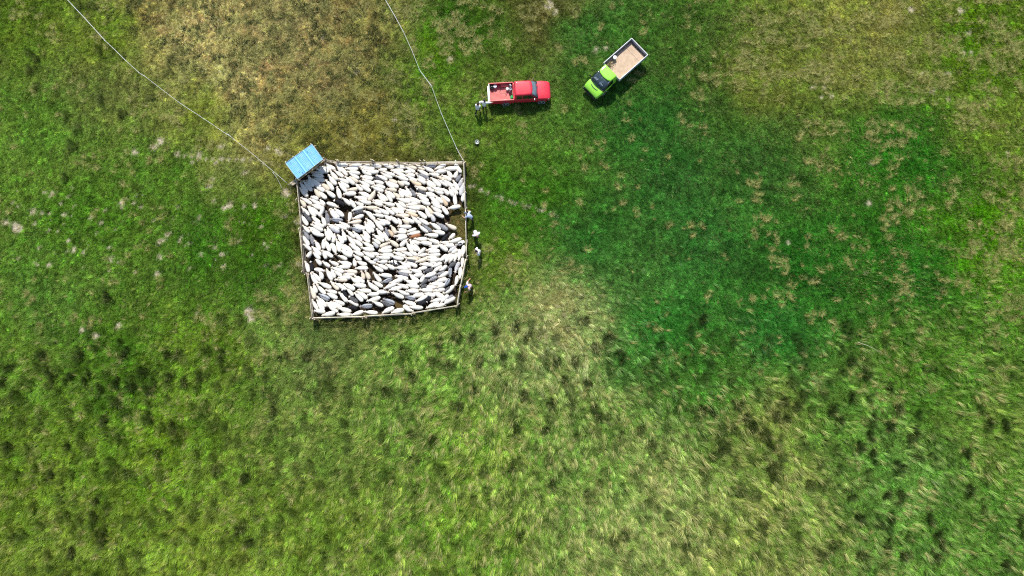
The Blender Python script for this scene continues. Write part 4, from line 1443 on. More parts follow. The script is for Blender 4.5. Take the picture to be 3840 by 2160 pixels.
# greenhouse: pillars and roof as one shell
zb, zr = 1.075, 1.70
B4 = [(.84, .84), (2.94, .845)]   # x, half width at the belt line
R4 = [(.90, .675), (2.42, .655)]
def gh(t, x_in=0):
    pts = []
    for (xb, wb), (xr, wr) in zip(B4, R4):
        pts.append((xb + (xr - xb) * t, wb + (wr - wb) * t))
    z = zb + (zr - .06 - zb) * t
    (xa, wa), (xc, wc) = pts
    return [(xa, -wa, z), (xa + .06, -wa - .012, z), ((xa + xc) / 2, -wa - .02, z), (xc - .08, -wc - .008, z), (xc + .02, -wc * .72, z), (xc + .06, 0, z), (xc + .02, wc * .72, z), (xc - .08, wc + .008, z), ((xa + xc) / 2, wa + .02, z), (xa + .06, wa + .012, z), (xa, wa, z)]
m = MB(); m.loft([gh(0), gh(.5), gh(1)], True); m.build('cab_shell', M_RED, TRUCK, True, .02)
rf = gh(1)
cx_ = sum(p_[0] for p_ in rf) / len(rf)
m = MB()
m.loft([[(p_[0], p_[1], zr - .062) for p_ in rf], [(cx_ + (p_[0] - cx_) * .995, p_[1] * 1.0, zr - .035) for p_ in rf], [(cx_ + (p_[0] - cx_) * .95, p_[1] * .93, zr - .008) for p_ in rf], [(cx_ + (p_[0] - cx_) * .72, p_[1] * .80, zr + .004) for p_ in rf]], True)
m.build('roof', M_RED, TRUCK, True)
for s in (-1, 1):
    m = MB(); m.tube([(.97, s * .61, zr - .010), (1.6, s * .62, zr - .002), (2.36, s * .595, zr - .012)], .010, 6); m.build('roof_gutter', M_RED, TRUCK, True)
# windscreen: curved pane in segments
m = MB()
def wsp(s, t):
    y = s * (.80 - .19 * t)
    x = 3.00 - .50 * t - .10 * s * s
    return (x + .035, y, zb + .02 + (zr - .10 - zb) * t + .015)
rings = []
for i in range(9):
    s = -1 + 2 * i / 8
    rings.append([wsp(s, 0), wsp(s, .5), wsp(s, 1), tuple(Vector(wsp(s, 1)) - Vector((.02, 0, .012))), tuple(Vector(wsp(s, .5)) - Vector((.02, 0, .012))), tuple(Vector(wsp(s, 0)) - Vector((.02, 0, .012)))])
m.loft(rings, True)
m.build('windscreen', M_WIND, TRUCK, True)
m = MB()
m.tube([Vector(wsp(-1 + 2 * i / 8, -.02)) + Vector((.01, 0, -.01)) for i in range(9)], .028, 6); m.build('windscreen_seal', M_TRIM, TRUCK, True)
for s in (-1, 1):
    m = MB(); m.tube([Vector(wsp(s * 1.01, 0)), Vector(wsp(s * 1.01, 1))], .016, 6); m.build('pillar_seal', M_TRIM, TRUCK, True)
    m = MB(); m.tube([(3.07, s * .34 + .1, 1.115), (2.98, s * .34 - .16, 1.16), (2.92, s * .34 - .30, 1.22)], .010, 5); m.build('wiper', M_TRIM, TRUCK, True)
def gside(x, t, s):
    wb = .84 + .02 + .015
    wr = .655 + .02 + .015
    return (x, s * (wb + (wr - wb) * t), zb + (zr - .06 - zb) * t)
for s in (-1, 1):
    o1 = [gside(1.04, .18, s), gside(1.50, .18, s), gside(1.50, .80, s), gside(1.07, .80, s)]
    o2 = [gside(1.60, .18, s), gside(2.66, .18, s), gside(2.36, .80, s), gside(1.60, .80, s)]
    for nm, q in (('rear_side_window', o1), ('door_window', o2)):
        if s > 0: q = list(reversed(q))
        pane(TRUCK, nm, q, M_DARKGL, .012)
        fr = MB(); fr.tube([Vector(v) for v in q] + [Vector(q[0])], .014, 5); fr.build('window_seal', M_TRIM, TRUCK, True)
    for xx in (1.55, 2.78):
        fr = MB(); fr.box(xx - .005, xx + .005, s * .9055 - .003, s * .9055 + .003, .50, 1.02); fr.build('door_gap', M_TRIM, TRUCK)
    fr = MB(); fr.box(1.66, 1.84, s * .905 - .012, s * .905 + .022, .90, .945); fr.build('door_handle', M_RED, TRUCK, False, .008)
    mm_ = MB(); mm_.tube([(2.62, s * .90, 1.12), (2.66, s * 1.0, 1.15)], .022, 6); mm_.build('mirror_arm', M_TRIM, TRUCK, True)
    mm_ = MB(); mm_.box(2.63, 2.71, s * .99 - .07, s * .99 + .10, 1.09, 1.26); mm_.build('wing_mirror', M_TRIM if s > 0 else M_CHROME, TRUCK, True, .02)
pane(TRUCK, 'rear_window', [(.875, .60, 1.22), (.875, -.60, 1.22), (.915, -.52, 1.56), (.915, .52, 1.56)], M_DARKGL, .014)
# bed
X0, X1 = -1.47, .775
m = MB()
for s in (-1, 1):
    pr = [(s * .895, .46), (s * .92, .60), (s * .92, .98), (s * .905, 1.10), (s * .895, 1.13), (s * .80, 1.13), (s * .80, 1.095), (s * .845, 1.085), (s * .845, .60), (s * .84, .46)]
    mb = MB(); mb.loft([[(X0, y, z) for y, z in pr], [(X1, y, z) for y, z in pr]], True)
    mb.build('bed_side', M_RED, TRUCK, True, .014)
    mb = MB(); mb.loft([[(X0 + .02, s * .80, 1.131), (X0 + .02, s * .885, 1.131), (X0 + .02, s * .88, 1.150), (X0 + .02, s * .81, 1.150)], [(X1 - .02, s * .80, 1.131), (X1 - .02, s * .885, 1.131), (X1 - .02, s * .88, 1.150), (X1 - .02, s * .81, 1.150)]], True)
    mb.build('bed_rail_cap', M_REDB, TRUCK, True, .006)
    # wheel housing in the bed
    mb = MB()
    prof = [(-.48, .63), (-.42, .80), (-.26, .885), (0, .90), (.26, .885), (.42, .80), (.48, .63)]
    mb.loft([[(x, s * .84, z) for x, z in prof], [(x, s * .62, z - .02) for x, z in prof]], True)
    mb.build('wheel_housing', M_REDB, TRUCK, True, .03, 3)
    # flared wheel arches
    for xw, zt_ in ((0, .98), (WB, .96)):
        n = 14
        rings = []
        for k in range(n + 1):
            a = math.pi * (k / n)
            c_, s_ = math.cos(a), math.sin(a)
            rings.append([(xw + c_ * .43, s * .90, .37 + s_ * .43), (xw + c_ * .50, s * .895, .37 + s_ * .52), (xw + c_ * .46, s * .955, .37 + s_ * .475), (xw + c_ * .42, s * .95, .37 + s_ * .43)])
        mb = MB(); mb.loft(rings, True); mb.build('wheel_arch', M_RED, TRUCK, True)
        mb = MB(); mb.lathe([(.001, 0), (.42, 0), (.42, .05), (.001, .05)], 24); 
        mb.v = [(xw + p_[0], s * (.902 + .006 * (p_[2] > .01)) , .37 + p_[1]) for p_ in mb.v]
        mb.build('wheel_well', M_UNDER, TRUCK)
mb = MB(); mb.box(X0 + .05, X1 - .05, -.838, .838, .56, .62); mb.build('bed_floor', M_REDB, TRUCK)
nb = 15
for k in range(nb):
    y = -.78 + 1.56 * k / (nb - 1)
    if abs(y) > .60:
        segs = ((X0 + .08, -.50), (.50, X1 - .08))
    else:
        segs = ((X0 + .08, X1 - .08),)
    for a_, b_2 in segs:
        mb = MB(); mb.loft([[(a_, y - .036, .621), (a_, y + .036, .621), (a_, y + .026, .640), (a_, y - .026, .640)], [(b_2, y - .036, .621), (b_2, y + .036, .621), (b_2, y + .026, .640), (b_2, y - .026, .640)]], True)
        mb.build('floor_rib', M_REDB, TRUCK)
mb = MB(); mb.box(X1 - .055, X1, -.838, .838, .56, 1.12); mb.build('bed_front_wall', M_RED, TRUCK, True, .012)
mb = MB(); mb.box(X0 - .035, X0 + .025, -.835, .835, .56, 1.10); mb.build('tailgate', M_RED, TRUCK, True, .012)
mb = MB(); mb.box(X0 - .045, X0 + .040, -.835, .835, 1.102, 1.128); mb.build('tailgate_highlight', M_PAPER, TRUCK, True, .008)  # white strip along the tailgate top, its specular highlight put into the colour
mb = MB(); mb.box(X0 - .17, X0 - .04, -.86, .86, .42, .56); mb.build('rear_bumper', M_CHROME, TRUCK, True, .02)
mb = MB(); mb.loft([[(3.95, -.88, .44), (4.14, -.80, .44), (4.22, -.55, .44), (4.24, 0, .44), (4.22, .55, .44), (4.14, .80, .44), (3.95, .88, .44), (3.95, 0, .44)], [(3.95, -.88, .62), (4.14, -.80, .62), (4.22, -.55, .62), (4.24, 0, .62), (4.22, .55, .62), (4.14, .80, .62), (3.95, .88, .62), (3.95, 0, .62)]], True); mb.build('front_bumper', M_RED, TRUCK, True, .03)
mb = MB(); mb.box(4.16, 4.215, -.42, .42, .63, .78); mb.build('grille', M_TRIM, TRUCK, True, .012)
for s in (-1, 1):
    mb = MB(); mb.loft([[(3.96, s * .84, .70), (4.12, s * .68, .68), (4.12, s * .68, .84), (3.96, s * .83, .89)], [(3.98, s * .875, .71), (4.165, s * .70, .69), (4.155, s * .70, .85), (3.97, s * .865, .89)]], True)
    mb.build('headlight', M_LAMP, TRUCK, True, .008)
    mb = MB(); mb.box(X0 - .03, X0 + .04, s * .90 - .03, s * .90 + .03, .72, 1.04); mb.build('tail_light', M_TAIL, TRUCK, True, .008)
    wheel(TRUCK, 0, s * .85, .375, .375, .25, s, .86)
    wheel(TRUCK, WB, s * .85, .375, .375, .25, s, .86)
mb = MB(); mb.box(X0 + .05, 4.0, -.62, .62, .30, .54); mb.build('chassis', M_UNDER, TRUCK)
# cabin seen through the windscreen
mb = MB(); mb.box(2.50, 2.86, -.70, .70, .95, 1.07); mb.build('dashboard', M_SEAT, TRUCK)


def on(root, x, y, z):
    return Matrix.Rotation(root.rotation_euler.z, 3, 'Z') @ Vector((x, y, z)) + Vector(root.location)


def goods(root, name, x, y, z, label, cat, group=None, rz=0):
    p = on(root, x, y, z)
    return tag(empty(name, p, root.rotation_euler.z + rz), label, cat, group)


M_PAIL = mat('white_plastic_pail', (.72, .72, .76), .45, .06, 5)
M_GREENP = mat('dark_green_bucket', (.012, .05, .03), .4, .15, 6)
M_MILK = mat('milky_fluid', (.80, .78, .74), .4, .05, 5)
M_CAN = mat('dull_metal_can', (.42, .42, .47), .4, .2, 6, metal=.4)
M_BAG = mat('bright_green_bag', (.05, .52, .14), .5, .15, 8, col2=(.02, .22, .06))
M_TEXT = mat('brown_sacking', (.28, .17, .11), .9, .25, 9)


def bucket(root, r, h, m, fill=None, fillm=None, handle=True, rim=True):
    b_ = MB(); n = 24
    b_.lathe([(.001, 0), (r * .80, 0), (r, h), (r + .014, h), (r + .014, h - .02), (r - .012, h - .02), (r * .80 - .012, .015), (.001, .015)], n, cap=False)
    b_.build('shell', m, root, True)
    if fill:
        b_ = MB(); b_.lathe([(.001, fill - .02), (r * .93, fill - .02), (r * .93, fill), (.001, fill)], n, cap=False); b_.build('contents', fillm, root)
    if handle:
        b_ = MB(); b_.tube([(r * math.cos(a), .02 - r * .3 * math.sin(a), h + .01 + .03 * math.sin(a)) for a in [math.pi * k / 10 for k in range(11)]], .006, 5); b_.build('handle', M_CHROME, root, True)


g = goods(TRUCK, 'bucket', -1.20, .60, .641, 'dark green bucket in the tailgate corner of the red pickup bed', 'bucket'); bucket(g, .165, .30, M_GREENP, .05, M_GREENP)
g = goods(TRUCK, 'bucket', -.90, .64, .641, 'white lidded pail beside the dark green bucket in the pickup bed', 'bucket')
b_ = MB(); b_.lathe([(.001, 0), (.12, 0), (.15, .30), (.001, .30)], 20, cap=False); b_.build('shell', M_PAIL, g, True)
b_ = MB(); b_.lathe([(.001, .302), (.160, .302), (.160, .325), (.14, .332), (.001, .328)], 20, cap=False); b_.build('lid', M_PAIL, g, True)
g = goods(TRUCK, 'bucket', .22, .34, .641, 'small white tub with a pale lid near the cab end of the pickup bed', 'bucket')
b_ = MB(); b_.lathe([(.001, 0), (.11, 0), (.135, .24), (.001, .24)], 20, cap=False); b_.build('shell', M_MILK, g, True)
b_ = MB(); b_.lathe([(.001, .242), (.14, .242), (.14, .262), (.05, .268), (.001, .262)], 20, cap=False); b_.build('lid', M_PAPER, g, True)
g = goods(TRUCK, 'milk_churn', .50, .20, .641, 'grey metal churn with an open neck behind the pickup cab', 'churn')
b_ = MB(); b_.lathe([(.001, 0), (.17, 0), (.18, .05), (.18, .30), (.15, .40), (.11, .44), (.11, .50), (.13, .52), (.10, .52), (.09, .46), (.001, .44)], 24, cap=False); b_.build('can', M_CAN, g, True)
b_ = MB(); b_.tube([(.17 * math.cos(a), .17 * math.sin(a), .38) for a in [2 * math.pi * k / 16 for k in range(17)]], .014, 6); b_.build('hoop', M_TRIM, g, True)
for s in (-1, 1):
    b_ = MB(); b_.tube([(.16, s * .05, .34), (.24, s * .05, .40), (.24, -s * .05 * 0, .42)], .012, 5); b_.build('handle', M_CAN, g, True)
g = goods(TRUCK, 'jerry_can', .52, .62, .641, 'grey jerry can leaning in the front corner of the pickup bed', 'can', rz=.5)
b_ = MB(); b_.loft([[(-.09, -.16, 0), (.09, -.16, 0), (.09, .16, 0), (-.09, .16, 0)], [(-.09, -.16, .36), (.09, -.16, .36), (.09, .16, .36), (-.09, .16, .36)], [(-.05, -.13, .42), (.05, -.13, .42), (.05, .05, .42), (-.05, .05, .42)]], True); b_.build('can', M_CAN, g, True, .03, 3)
b_ = MB(); b_.tube([(0, -.10, .42), (0, -.06, .48), (0, .03, .48), (0, .05, .42)], .013, 6); b_.build('handle', M_PAPER, g, True)
g = goods(TRUCK, 'feed_bag', .60, -.55, .641, 'bright green crumpled bag in the bed corner behind the red cab', 'bag')
b_ = MB(); rings = []
for k, (z, a_, c_) in enumerate([(0, .16, .24), (.10, .19, .27), (.24, .17, .24), (.34, .12, .19), (.40, .05, .14), (.46, .02, .10)]):
    rings.append([(a_ * math.cos(t_) * (1 + .14 * math.sin(3 * t_ + k * 1.3)), c_ * math.sin(t_) * (1 + .12 * math.sin(4 * t_ + k)), z + .02 * math.sin(2 * t_ + k)) for t_ in [2 * math.pi * q / 16 for q in range(16)]])
b_.loft(rings, True); b_.build('sack', M_BAG, g, True)
b_ = MB(); b_.loft([[(-.24 + .05 * math.sin(k), -.22 + .1 * k, 0), (-.10, -.25 + .1 * k, 0), (-.10, -.25 + .1 * k, .10), (-.22, -.22 + .1 * k, .07)] for k in range(3)], True); b_.build('paper_wrap', M_PAPER, g, True)
g = tag(MB().tube([on(TRUCK, *q) for q in ((-.42, .70, .95), (-.35, .42, .66), (-.52, .20, .652), (-.45, .05, .652), (.0, .06, .652), (.05, -.12, .652), (.16, -.10, .652), (.02, -.30, .652))], .012, 6).build('lead_rope', M_TRIM, None, True), 'thin dark rope lying across the ribbed pickup bed floor', 'rope')
g = tag(MB().tube([on(TRUCK, *q) for q in ((.64, .05, .75), (.66, -.1, .95), (.68, -.3, .85), (.66, -.34, .66))], [.05, .06, .05, .04], 8).build('sacking', M_TEXT, None, True), 'brown rolled sacking against the front wall of the pickup bed', 'sacking')

# silver bucket out on the grass
p = at(1789, 534, .12)
g = tag(empty('bucket', (p.x, p.y, .03), .4), 'small pale metal bucket standing alone on the grass south of the red pickup', 'bucket')
bucket(g, .19, .24, mat('galvanised_bucket', (.50, .54, .50), .4, .15, 5, metal=.3), .03, M_PAIL)

# ---- lime green drop side truck: x forwards, origin on the ground under the joint of cab and bed
b0, b1, b2_, b3 = at(2265.5, 233, 1.42), at(2369.8, 141.6, 1.42), at(2428.8, 206.5, 1.42), at(2322.6, 300, 1.42)
fr_ = (b0 + b3) / 2
rr_ = (b1 + b2_) / 2
hd2 = math.atan2(fr_.y - rr_.y, fr_.x - rr_.x)
BL = (fr_ - rr_).length
BW = ((b0 - b3).length + (b1 - b2_).length) / 4
GT = empty('flatbed_truck', (fr_.x, fr_.y, 0), hd2)
tag(GT, 'lime green cab truck with a long empty drop side wooden bed', 'truck')
M_BOARD = mat('grey_alloy_board', (.44, .47, .53), .5, .2, 4, metal=.3)
M_EDGE = mat('bright_board_edge', (.75, .76, .78), .45, .08, 6)
M_PLY = mat('worn_plywood_floor', (.50, .37, .26), .85, .16, 2.2, bump=.2, bscale=25, col2=(.40, .29, .19))
ZF = .98
for a_, c_ in ((-BL + .06, -BL + .82), (-BL + .835, -.05)):
    mb = MB(); mb.box(a_, c_, -BW + .05, BW - .05, ZF - .05, ZF); mb.build('floor_panel', M_PLY, GT, True, .004)
mb = MB(); mb.box(-BL + .02, -.02, -BW + .02, BW - .02, ZF - .14, ZF - .055); mb.build('bed_frame', M_UNDER, GT)
for s in (-1, 1):
    mb = MB(); mb.box(-BL, 0, s * (BW - .02) - .018, s * (BW - .02) + .018, ZF - .10, ZF + .42); mb.build('drop_side', M_BOARD, GT, True, .006)
    mb = MB(); mb.box(-BL, 0, s * (BW - .02) - .026, s * (BW - .02) + .026, ZF + .421, ZF + .452); mb.build('side_edge', M_EDGE, GT, True, .006)
    for k in range(3):
        mb = MB(); mb.box(-BL + .5 + k * 1.2, -BL + .56 + k * 1.2, s * (BW + .004) - .012, s * (BW + .004) + .012, ZF - .1, ZF + .40); mb.build('side_hinge', M_BOARD, GT)
mb = MB(); mb.box(-BL - .018, -BL + .018, -BW + .04, BW - .04, ZF - .10, ZF + .42); mb.build('tailboard', M_BOARD, GT, True, .006)
mb = MB(); mb.box(-BL - .026, -BL + .026, -BW, BW, ZF + .421, ZF + .452); mb.build('tailboard_edge', M_EDGE, GT, True, .006)
mb = MB(); mb.box(-.035, .0, -BW + .06, BW - .06, ZF - .05, ZF + .36); mb.build('headboard', M_BOARD, GT, True, .006)
# cab
def cab(hw, zt, zb=.45, crown=.03):
    return low(hw, zt, zb, crown)
# lower body with short bonnet, bumper nose
body_loft([(.12, cab(.84, 1.12)), (.9, cab(.90, 1.12)), (1.55, cab(.925, 1.12)), (1.80, cab(.925, 1.13, .45, .05)), (2.15, cab(.915, 1.08, .45, .055)), (2.45, cab(.88, .98, .45, .05)), (2.62, cab(.82, .86, .47, .04)), (2.68, cab(.76, .74, .49, .03))]).build('cab_body', M_LIME, GT, True, .02)
zb2, zr2 = 1.12, 1.90
def gh2(t):
    xa, wa = .13 + .03 * t, .835 - .095 * t
    xc, wc = 1.90 - .80 * t, .90 - .17 * t
    z = zb2 + (zr2 - .06 - zb2) * t
    return [(xa, -wa, z), (xa + .08, -wa - .015, z), ((xa + xc) / 2, -(wa + wc) / 2 - .015, z), (xc - .18, -wc - .005, z), (xc - .02, -wc * .7, z), (xc + .06, 0, z), (xc - .02, wc * .7, z), (xc - .18, wc + .005, z), ((xa + xc) / 2, (wa + wc) / 2 + .015, z), (xa + .08, wa + .015, z), (xa, wa, z)]
# rear wall and pillars; the cabin is open behind the windscreen
A0, A1 = gh2(0), gh2(1)
m = MB()
keep = [7, 8, 9, 10, 0, 1, 2, 3]
outer0, outer1 = [A0[i] for i in keep], [A1[i] for i in keep]
inner0 = [(x * .97 + .03, y * .955, z) for x, y, z in outer0]
inner1 = [(x * .97 + .03, y * .955, z) for x, y, z in outer1]
m.loft([outer0 + list(reversed(inner0)), outer1 + list(reversed(inner1))], True)
m.build('cab_shell', M_LIME, GT, True, .012)
cx_ = sum(p_[0] for p_ in A1) / len(A1)
m = MB()
m.loft([[(p_[0], p_[1], zr2 - .062) for p_ in A1], [(cx_ + (p_[0] - cx_) * 1.0, p_[1] * 1.0, zr2 - .03) for p_ in A1], [(cx_ + (p_[0] - cx_) * .94, p_[1] * .93, zr2 - .005) for p_ in A1], [(cx_ + (p_[0] - cx_) * .7, p_[1] * .68, zr2 + .008) for p_ in A1]], True)
m.build('roof', M_LIME, GT, True)
for y in (-.42, .42):
    mb = MB(); mb.tube([(.25, y, zr2 + .004), (.95, y * .98, zr2 + .004)], .012, 6); mb.build('roof_swage', M_LIME, GT, True)
def wsp2(s, t):
    y = s * (.885 - .175 * t)
    x = 1.99 - .83 * t - .20 * s * s
    return (x, y, zb2 + .03 + (zr2 - .11 - zb2) * t)
rings = []
for i in range(11):
    s = -1 + 2 * i / 10
    dn_ = Vector((.018, 0, .016))
    P_ = [Vector(wsp2(s, t_)) for t_ in (0, .5, 1)]
    rings.append([tuple(q) for q in P_] + [tuple(q - dn_) for q in reversed(P_)])
m = MB(); m.loft(rings, True); m.build('windscreen', M_WIND2, GT, True)
m = MB(); m.tube([Vector(wsp2(-1 + 2 * i / 10, -.015)) for i in range(11)], .026, 6); m.build('windscreen_seal', M_TRIM, GT, True)
m = MB(); m.tube([Vector(wsp2(-1 + 2 * i / 10, 1.01)) for i in range(11)], .018, 6); m.build('windscreen_top_seal', M_TRIM, GT, True)
for s in (-1, 1):
    m = MB(); m.tube([Vector(wsp2(s, 0)), Vector(wsp2(s, 1))], .024, 6); m.build('pillar_seal', M_TRIM, GT, True)
    q = []
    for x_, t_ in ((.62, .14), (1.58, .14), (1.06, .86), (.66, .86)):
        a_ = Vector(A0[8]).lerp(Vector(A0[7]), (x_ - A0[8][0]) / (A0[7][0] - A0[8][0])) if False else None
        w0 = .835 + (.90 - .835) * min(1, x_ / 1.8)
        w1 = .74 + (.73 - .74) * min(1, x_ / 1.2)
        q.append((x_, s * (w0 + (w1 - w0) * t_ + .028), zb2 + (zr2 - .06 - zb2) * t_))
    if s > 0: q = list(reversed(q))
    pane(GT, 'door_window', q, M_DARKGL, .012)
    fr = MB(); fr.tube([Vector(v) for v in q] + [Vector(q[0])], .015, 5); fr.build('window_seal', M_TRIM, GT, True)
    for xx in (.50, 1.66):
        fr = MB(); fr.box(xx - .005, xx + .005, s * .927 - .02, s * .927 + .002, .58, 1.06); fr.build('door_gap', M_TRIM, GT)
    fr = MB(); fr.box(.60, .76, s * .91 - .01, s * .91 + .035, .93, .97); fr.build('door_handle', M_TRIM, GT, False, .008)
    mm_ = MB(); mm_.tube([(1.66, s * .91, 1.18), (1.70, s * 1.04, 1.22)], .022, 6); mm_.build('mirror_arm', M_TRIM, GT, True)
    mm_ = MB(); mm_.box(1.66, 1.75, s * 1.06 - .07, s * 1.06 + .07, 1.14, 1.40); mm_.build('wing_mirror', M_TRIM, GT, True, .02)
    mb = MB(); mb.loft([[(2.50, s * .80, .72), (2.66, s * .52, .70), (2.63, s * .52, .84), (2.46, s * .82, .88)], [(2.53, s * .84, .72), (2.70, s * .54, .70), (2.66, s * .54, .84), (2.49, s * .86, .88)]], True)
    mb.build('headlight', M_LAMP, GT, True, .008)
    mb = MB(); mb.box(-BL - .04, -BL - .005, s * .80 - .1, s * .80 + .1, .72, .82); mb.build('tail_light', M_TAIL, GT, True, .008)
    wheel(GT, 1.62, s * .80, .34, .34, .22, s, .62)
    wheel(GT, -1.75, s * .80, .34, .34, .22, s, .62)
mb = MB(); mb.box(2.48, 2.76, -.86, .86, .42, .64); mb.build('front_bumper', M_TRIM, GT, True, .05, 3)
mb = MB(); mb.box(2.58, 2.70, -.50, .50, .655, .73); mb.build('grille', M_TRIM, GT, True, .012)
mb = MB(); mb.loft([[(2.195 - .05 * (y / .36) ** 2, y, 1.128), (2.255 - .05 * (y / .36) ** 2, y, 1.118), (2.255 - .05 * (y / .36) ** 2, y, 1.130), (2.195 - .05 * (y / .36) ** 2, y, 1.142)] for y in (-.42, -.2, 0, .2, .42)], True); mb.build('bonnet_vent', M_TRIM, GT)
mb = MB(); mb.box(.0, 2.3, -.6, .6, .32, .50); mb.build('chassis', M_UNDER, GT)
mb = MB(); mb.box(-BL + .3, .0, -.45, .45, .55, .82); mb.build('chassis_rail', M_UNDER, GT)
# inside the cab
mb = MB(); mb.box(1.02, 1.86, -.80, .80, 1.175, 1.20); mb.build('dashboard', M_SEAT, GT)
mb = MB(); mb.box(.28, .86, -.74, .74, 1.175, 1.25); mb.build('seat', M_SEAT, GT, True, .03)
mb = MB(); mb.box(.24, .38, -.74, .74, 1.25, 1.66); mb.build('backrest', M_SEAT, GT, True, .03)
mb = MB(); mb.tube([(1.02 + .10 * math.sin(a), .38 + .19 * math.cos(a), 1.36 + .16 * math.sin(a)) for a in [2 * math.pi * k / 20 for k in range(21)]], .016, 6); mb.build('steering_wheel', M_TRIM, GT, True)
for i, (x_, y_, a_, w_, h_) in enumerate(((1.46, -.50, .1, .42, .26), (1.56, .20, -.2, .42, .26), (1.27, .16, .4, .28, .20))):
    p = on(GT, x_, y_, 1.203 + .004 * i)
    sh_ = MB(); sh_.loft([[(-h_ / 2, -w_ / 2, 0), (h_ / 2, -w_ / 2, 0), (h_ / 2, w_ / 2, 0), (-h_ / 2, w_ / 2, 0)], [(-h_ / 2, -w_ / 2, .004), (h_ / 2, -w_ / 2, .004), (h_ / 2, w_ / 2, .006), (-h_ / 2, w_ / 2, .004)]], True)
    o = sh_.build('paper_sheet', M_PAPER, None)
    o.location = p; o.rotation_euler = (0, 0, hd2 + a_)
    tag(o, ('white paper sheet on the dashboard at the upper end of the green truck windscreen', 'white paper sheet in the middle of the green truck dashboard', 'smaller white paper behind the middle sheet on the green truck dashboard')[i], 'paper')
# load
g = goods(GT, 'bucket', -1.18, -BW + .30, ZF + .002, 'white bucket with a lid on the wooden bed of the green truck', 'bucket')
b_ = MB(); b_.lathe([(.001, 0), (.14, 0), (.165, .32), (.001, .32)], 20, cap=False); b_.build('shell', M_PAIL, g, True)
b_ = MB(); b_.lathe([(.001, .322), (.175, .322), (.175, .345), (.15, .352), (.001, .348)], 20, cap=False); b_.build('lid', M_PAPER, g, True)
M_STRAW = mat('dry_brushwood', (.30, .24, .10), .9, .35, 9)
M_DARKW = mat('dark_twigs', (.05, .042, .026), .9, .3, 9)
g = goods(GT, 'brushwood', -.55, -BW + .45, ZF + .002, 'tangled heap of dry brushwood in the cab corner of the green truck bed', 'brushwood')
tr_ = random.Random(8)
for k in range(34):
    x_, y_, z_ = tr_.gauss(0, .24), tr_.gauss(0, .13), abs(tr_.gauss(.09, .06)) + .02
    a_ = tr_.uniform(0, 6.28); l_ = tr_.uniform(.12, .34)
    b_ = MB(); b_.tube([(x_ - math.cos(a_) * l_, max(-.3, y_ - math.sin(a_) * l_ * .6), z_ * .7), (x_ + tr_.gauss(0, .04), y_ + tr_.gauss(0, .04), z_ + .05), (x_ + math.cos(a_) * l_, y_ + math.sin(a_) * l_ * .6, z_)], tr_.uniform(.010, .02), 5)
    b_.build('twig', M_STRAW if k % 3 else M_DARKW, g, True)
litter = MB()
for k in range(260):
    x_ = -BL + .05 + abs(tr_.gauss(0, .075)) + .02; y_ = tr_.uniform(-BW + .1, BW - .1)
    if tr_.random() < .3: x_ = tr_.uniform(-BL + .1, -1.4); y_ = -BW + .07 + abs(tr_.gauss(0, .05))
    a_ = tr_.uniform(0, 6.28); l_ = tr_.uniform(.02, .06); w_ = .012; z_ = ZF + .004 + tr_.uniform(0, .03)
    c_, s_ = math.cos(a_), math.sin(a_)
    p_ = [on(GT, x_ + c_ * u - s_ * v_, y_ + s_ * u + c_ * v_, z_ + u * .2) for u, v_ in ((-l_, 0), (0, -w_), (l_, 0), (0, w_))]
    litter.add(p_, [(0, 1, 2, 3)])
lt_ = litter.build('leaf_litter', [mat('dry_leaf_litter', (.075, .075, .028), .9, .4, 20)])
tag(lt_, 'dark dry leaf litter swept along the tailboard of the green truck', None, None, 'stuff')

# a pale stick lying in the right hand meadow
p0, p1 = at(3215, 1283, .25), at(3305, 1322, .25)
tag(MB().tube([p0, p0.lerp(p1, .4) + Vector((.05, .06, .04)), p1], [.026, .022, .014], 6).build('fallen_stick', mat('bleached_stick', (.42, .42, .27), .8, .1, 5), None, True), 'long pale stick lying in the green meadow', 'stick')
# ------------------------------------------------------------ people
def skin_obj(name, verts, edges, radii, m, parent, sub=2, roots=(0,)):
    me = bpy.data.meshes.new(name)
    me.from_pydata([tuple(v) for v in verts], edges, [])
    o = link(name, me, m, parent)
    md = o.modifiers.new('skin', 'SKIN')
    md.use_smooth_shade = True
    md.branch_smoothing = .6
    sd = me.skin_vertices[0].data
    for i, r in enumerate(radii):
        r = r if isinstance(r, tuple) else (r, r)
        sd[i].radius = r
        sd[i].use_root = i in roots
    s = o.modifiers.new('sub', 'SUBSURF')
    s.levels = s.render_levels = sub
    return o


def Lp(a, b2, t):
    return Vector(a).lerp(Vector(b2), t)


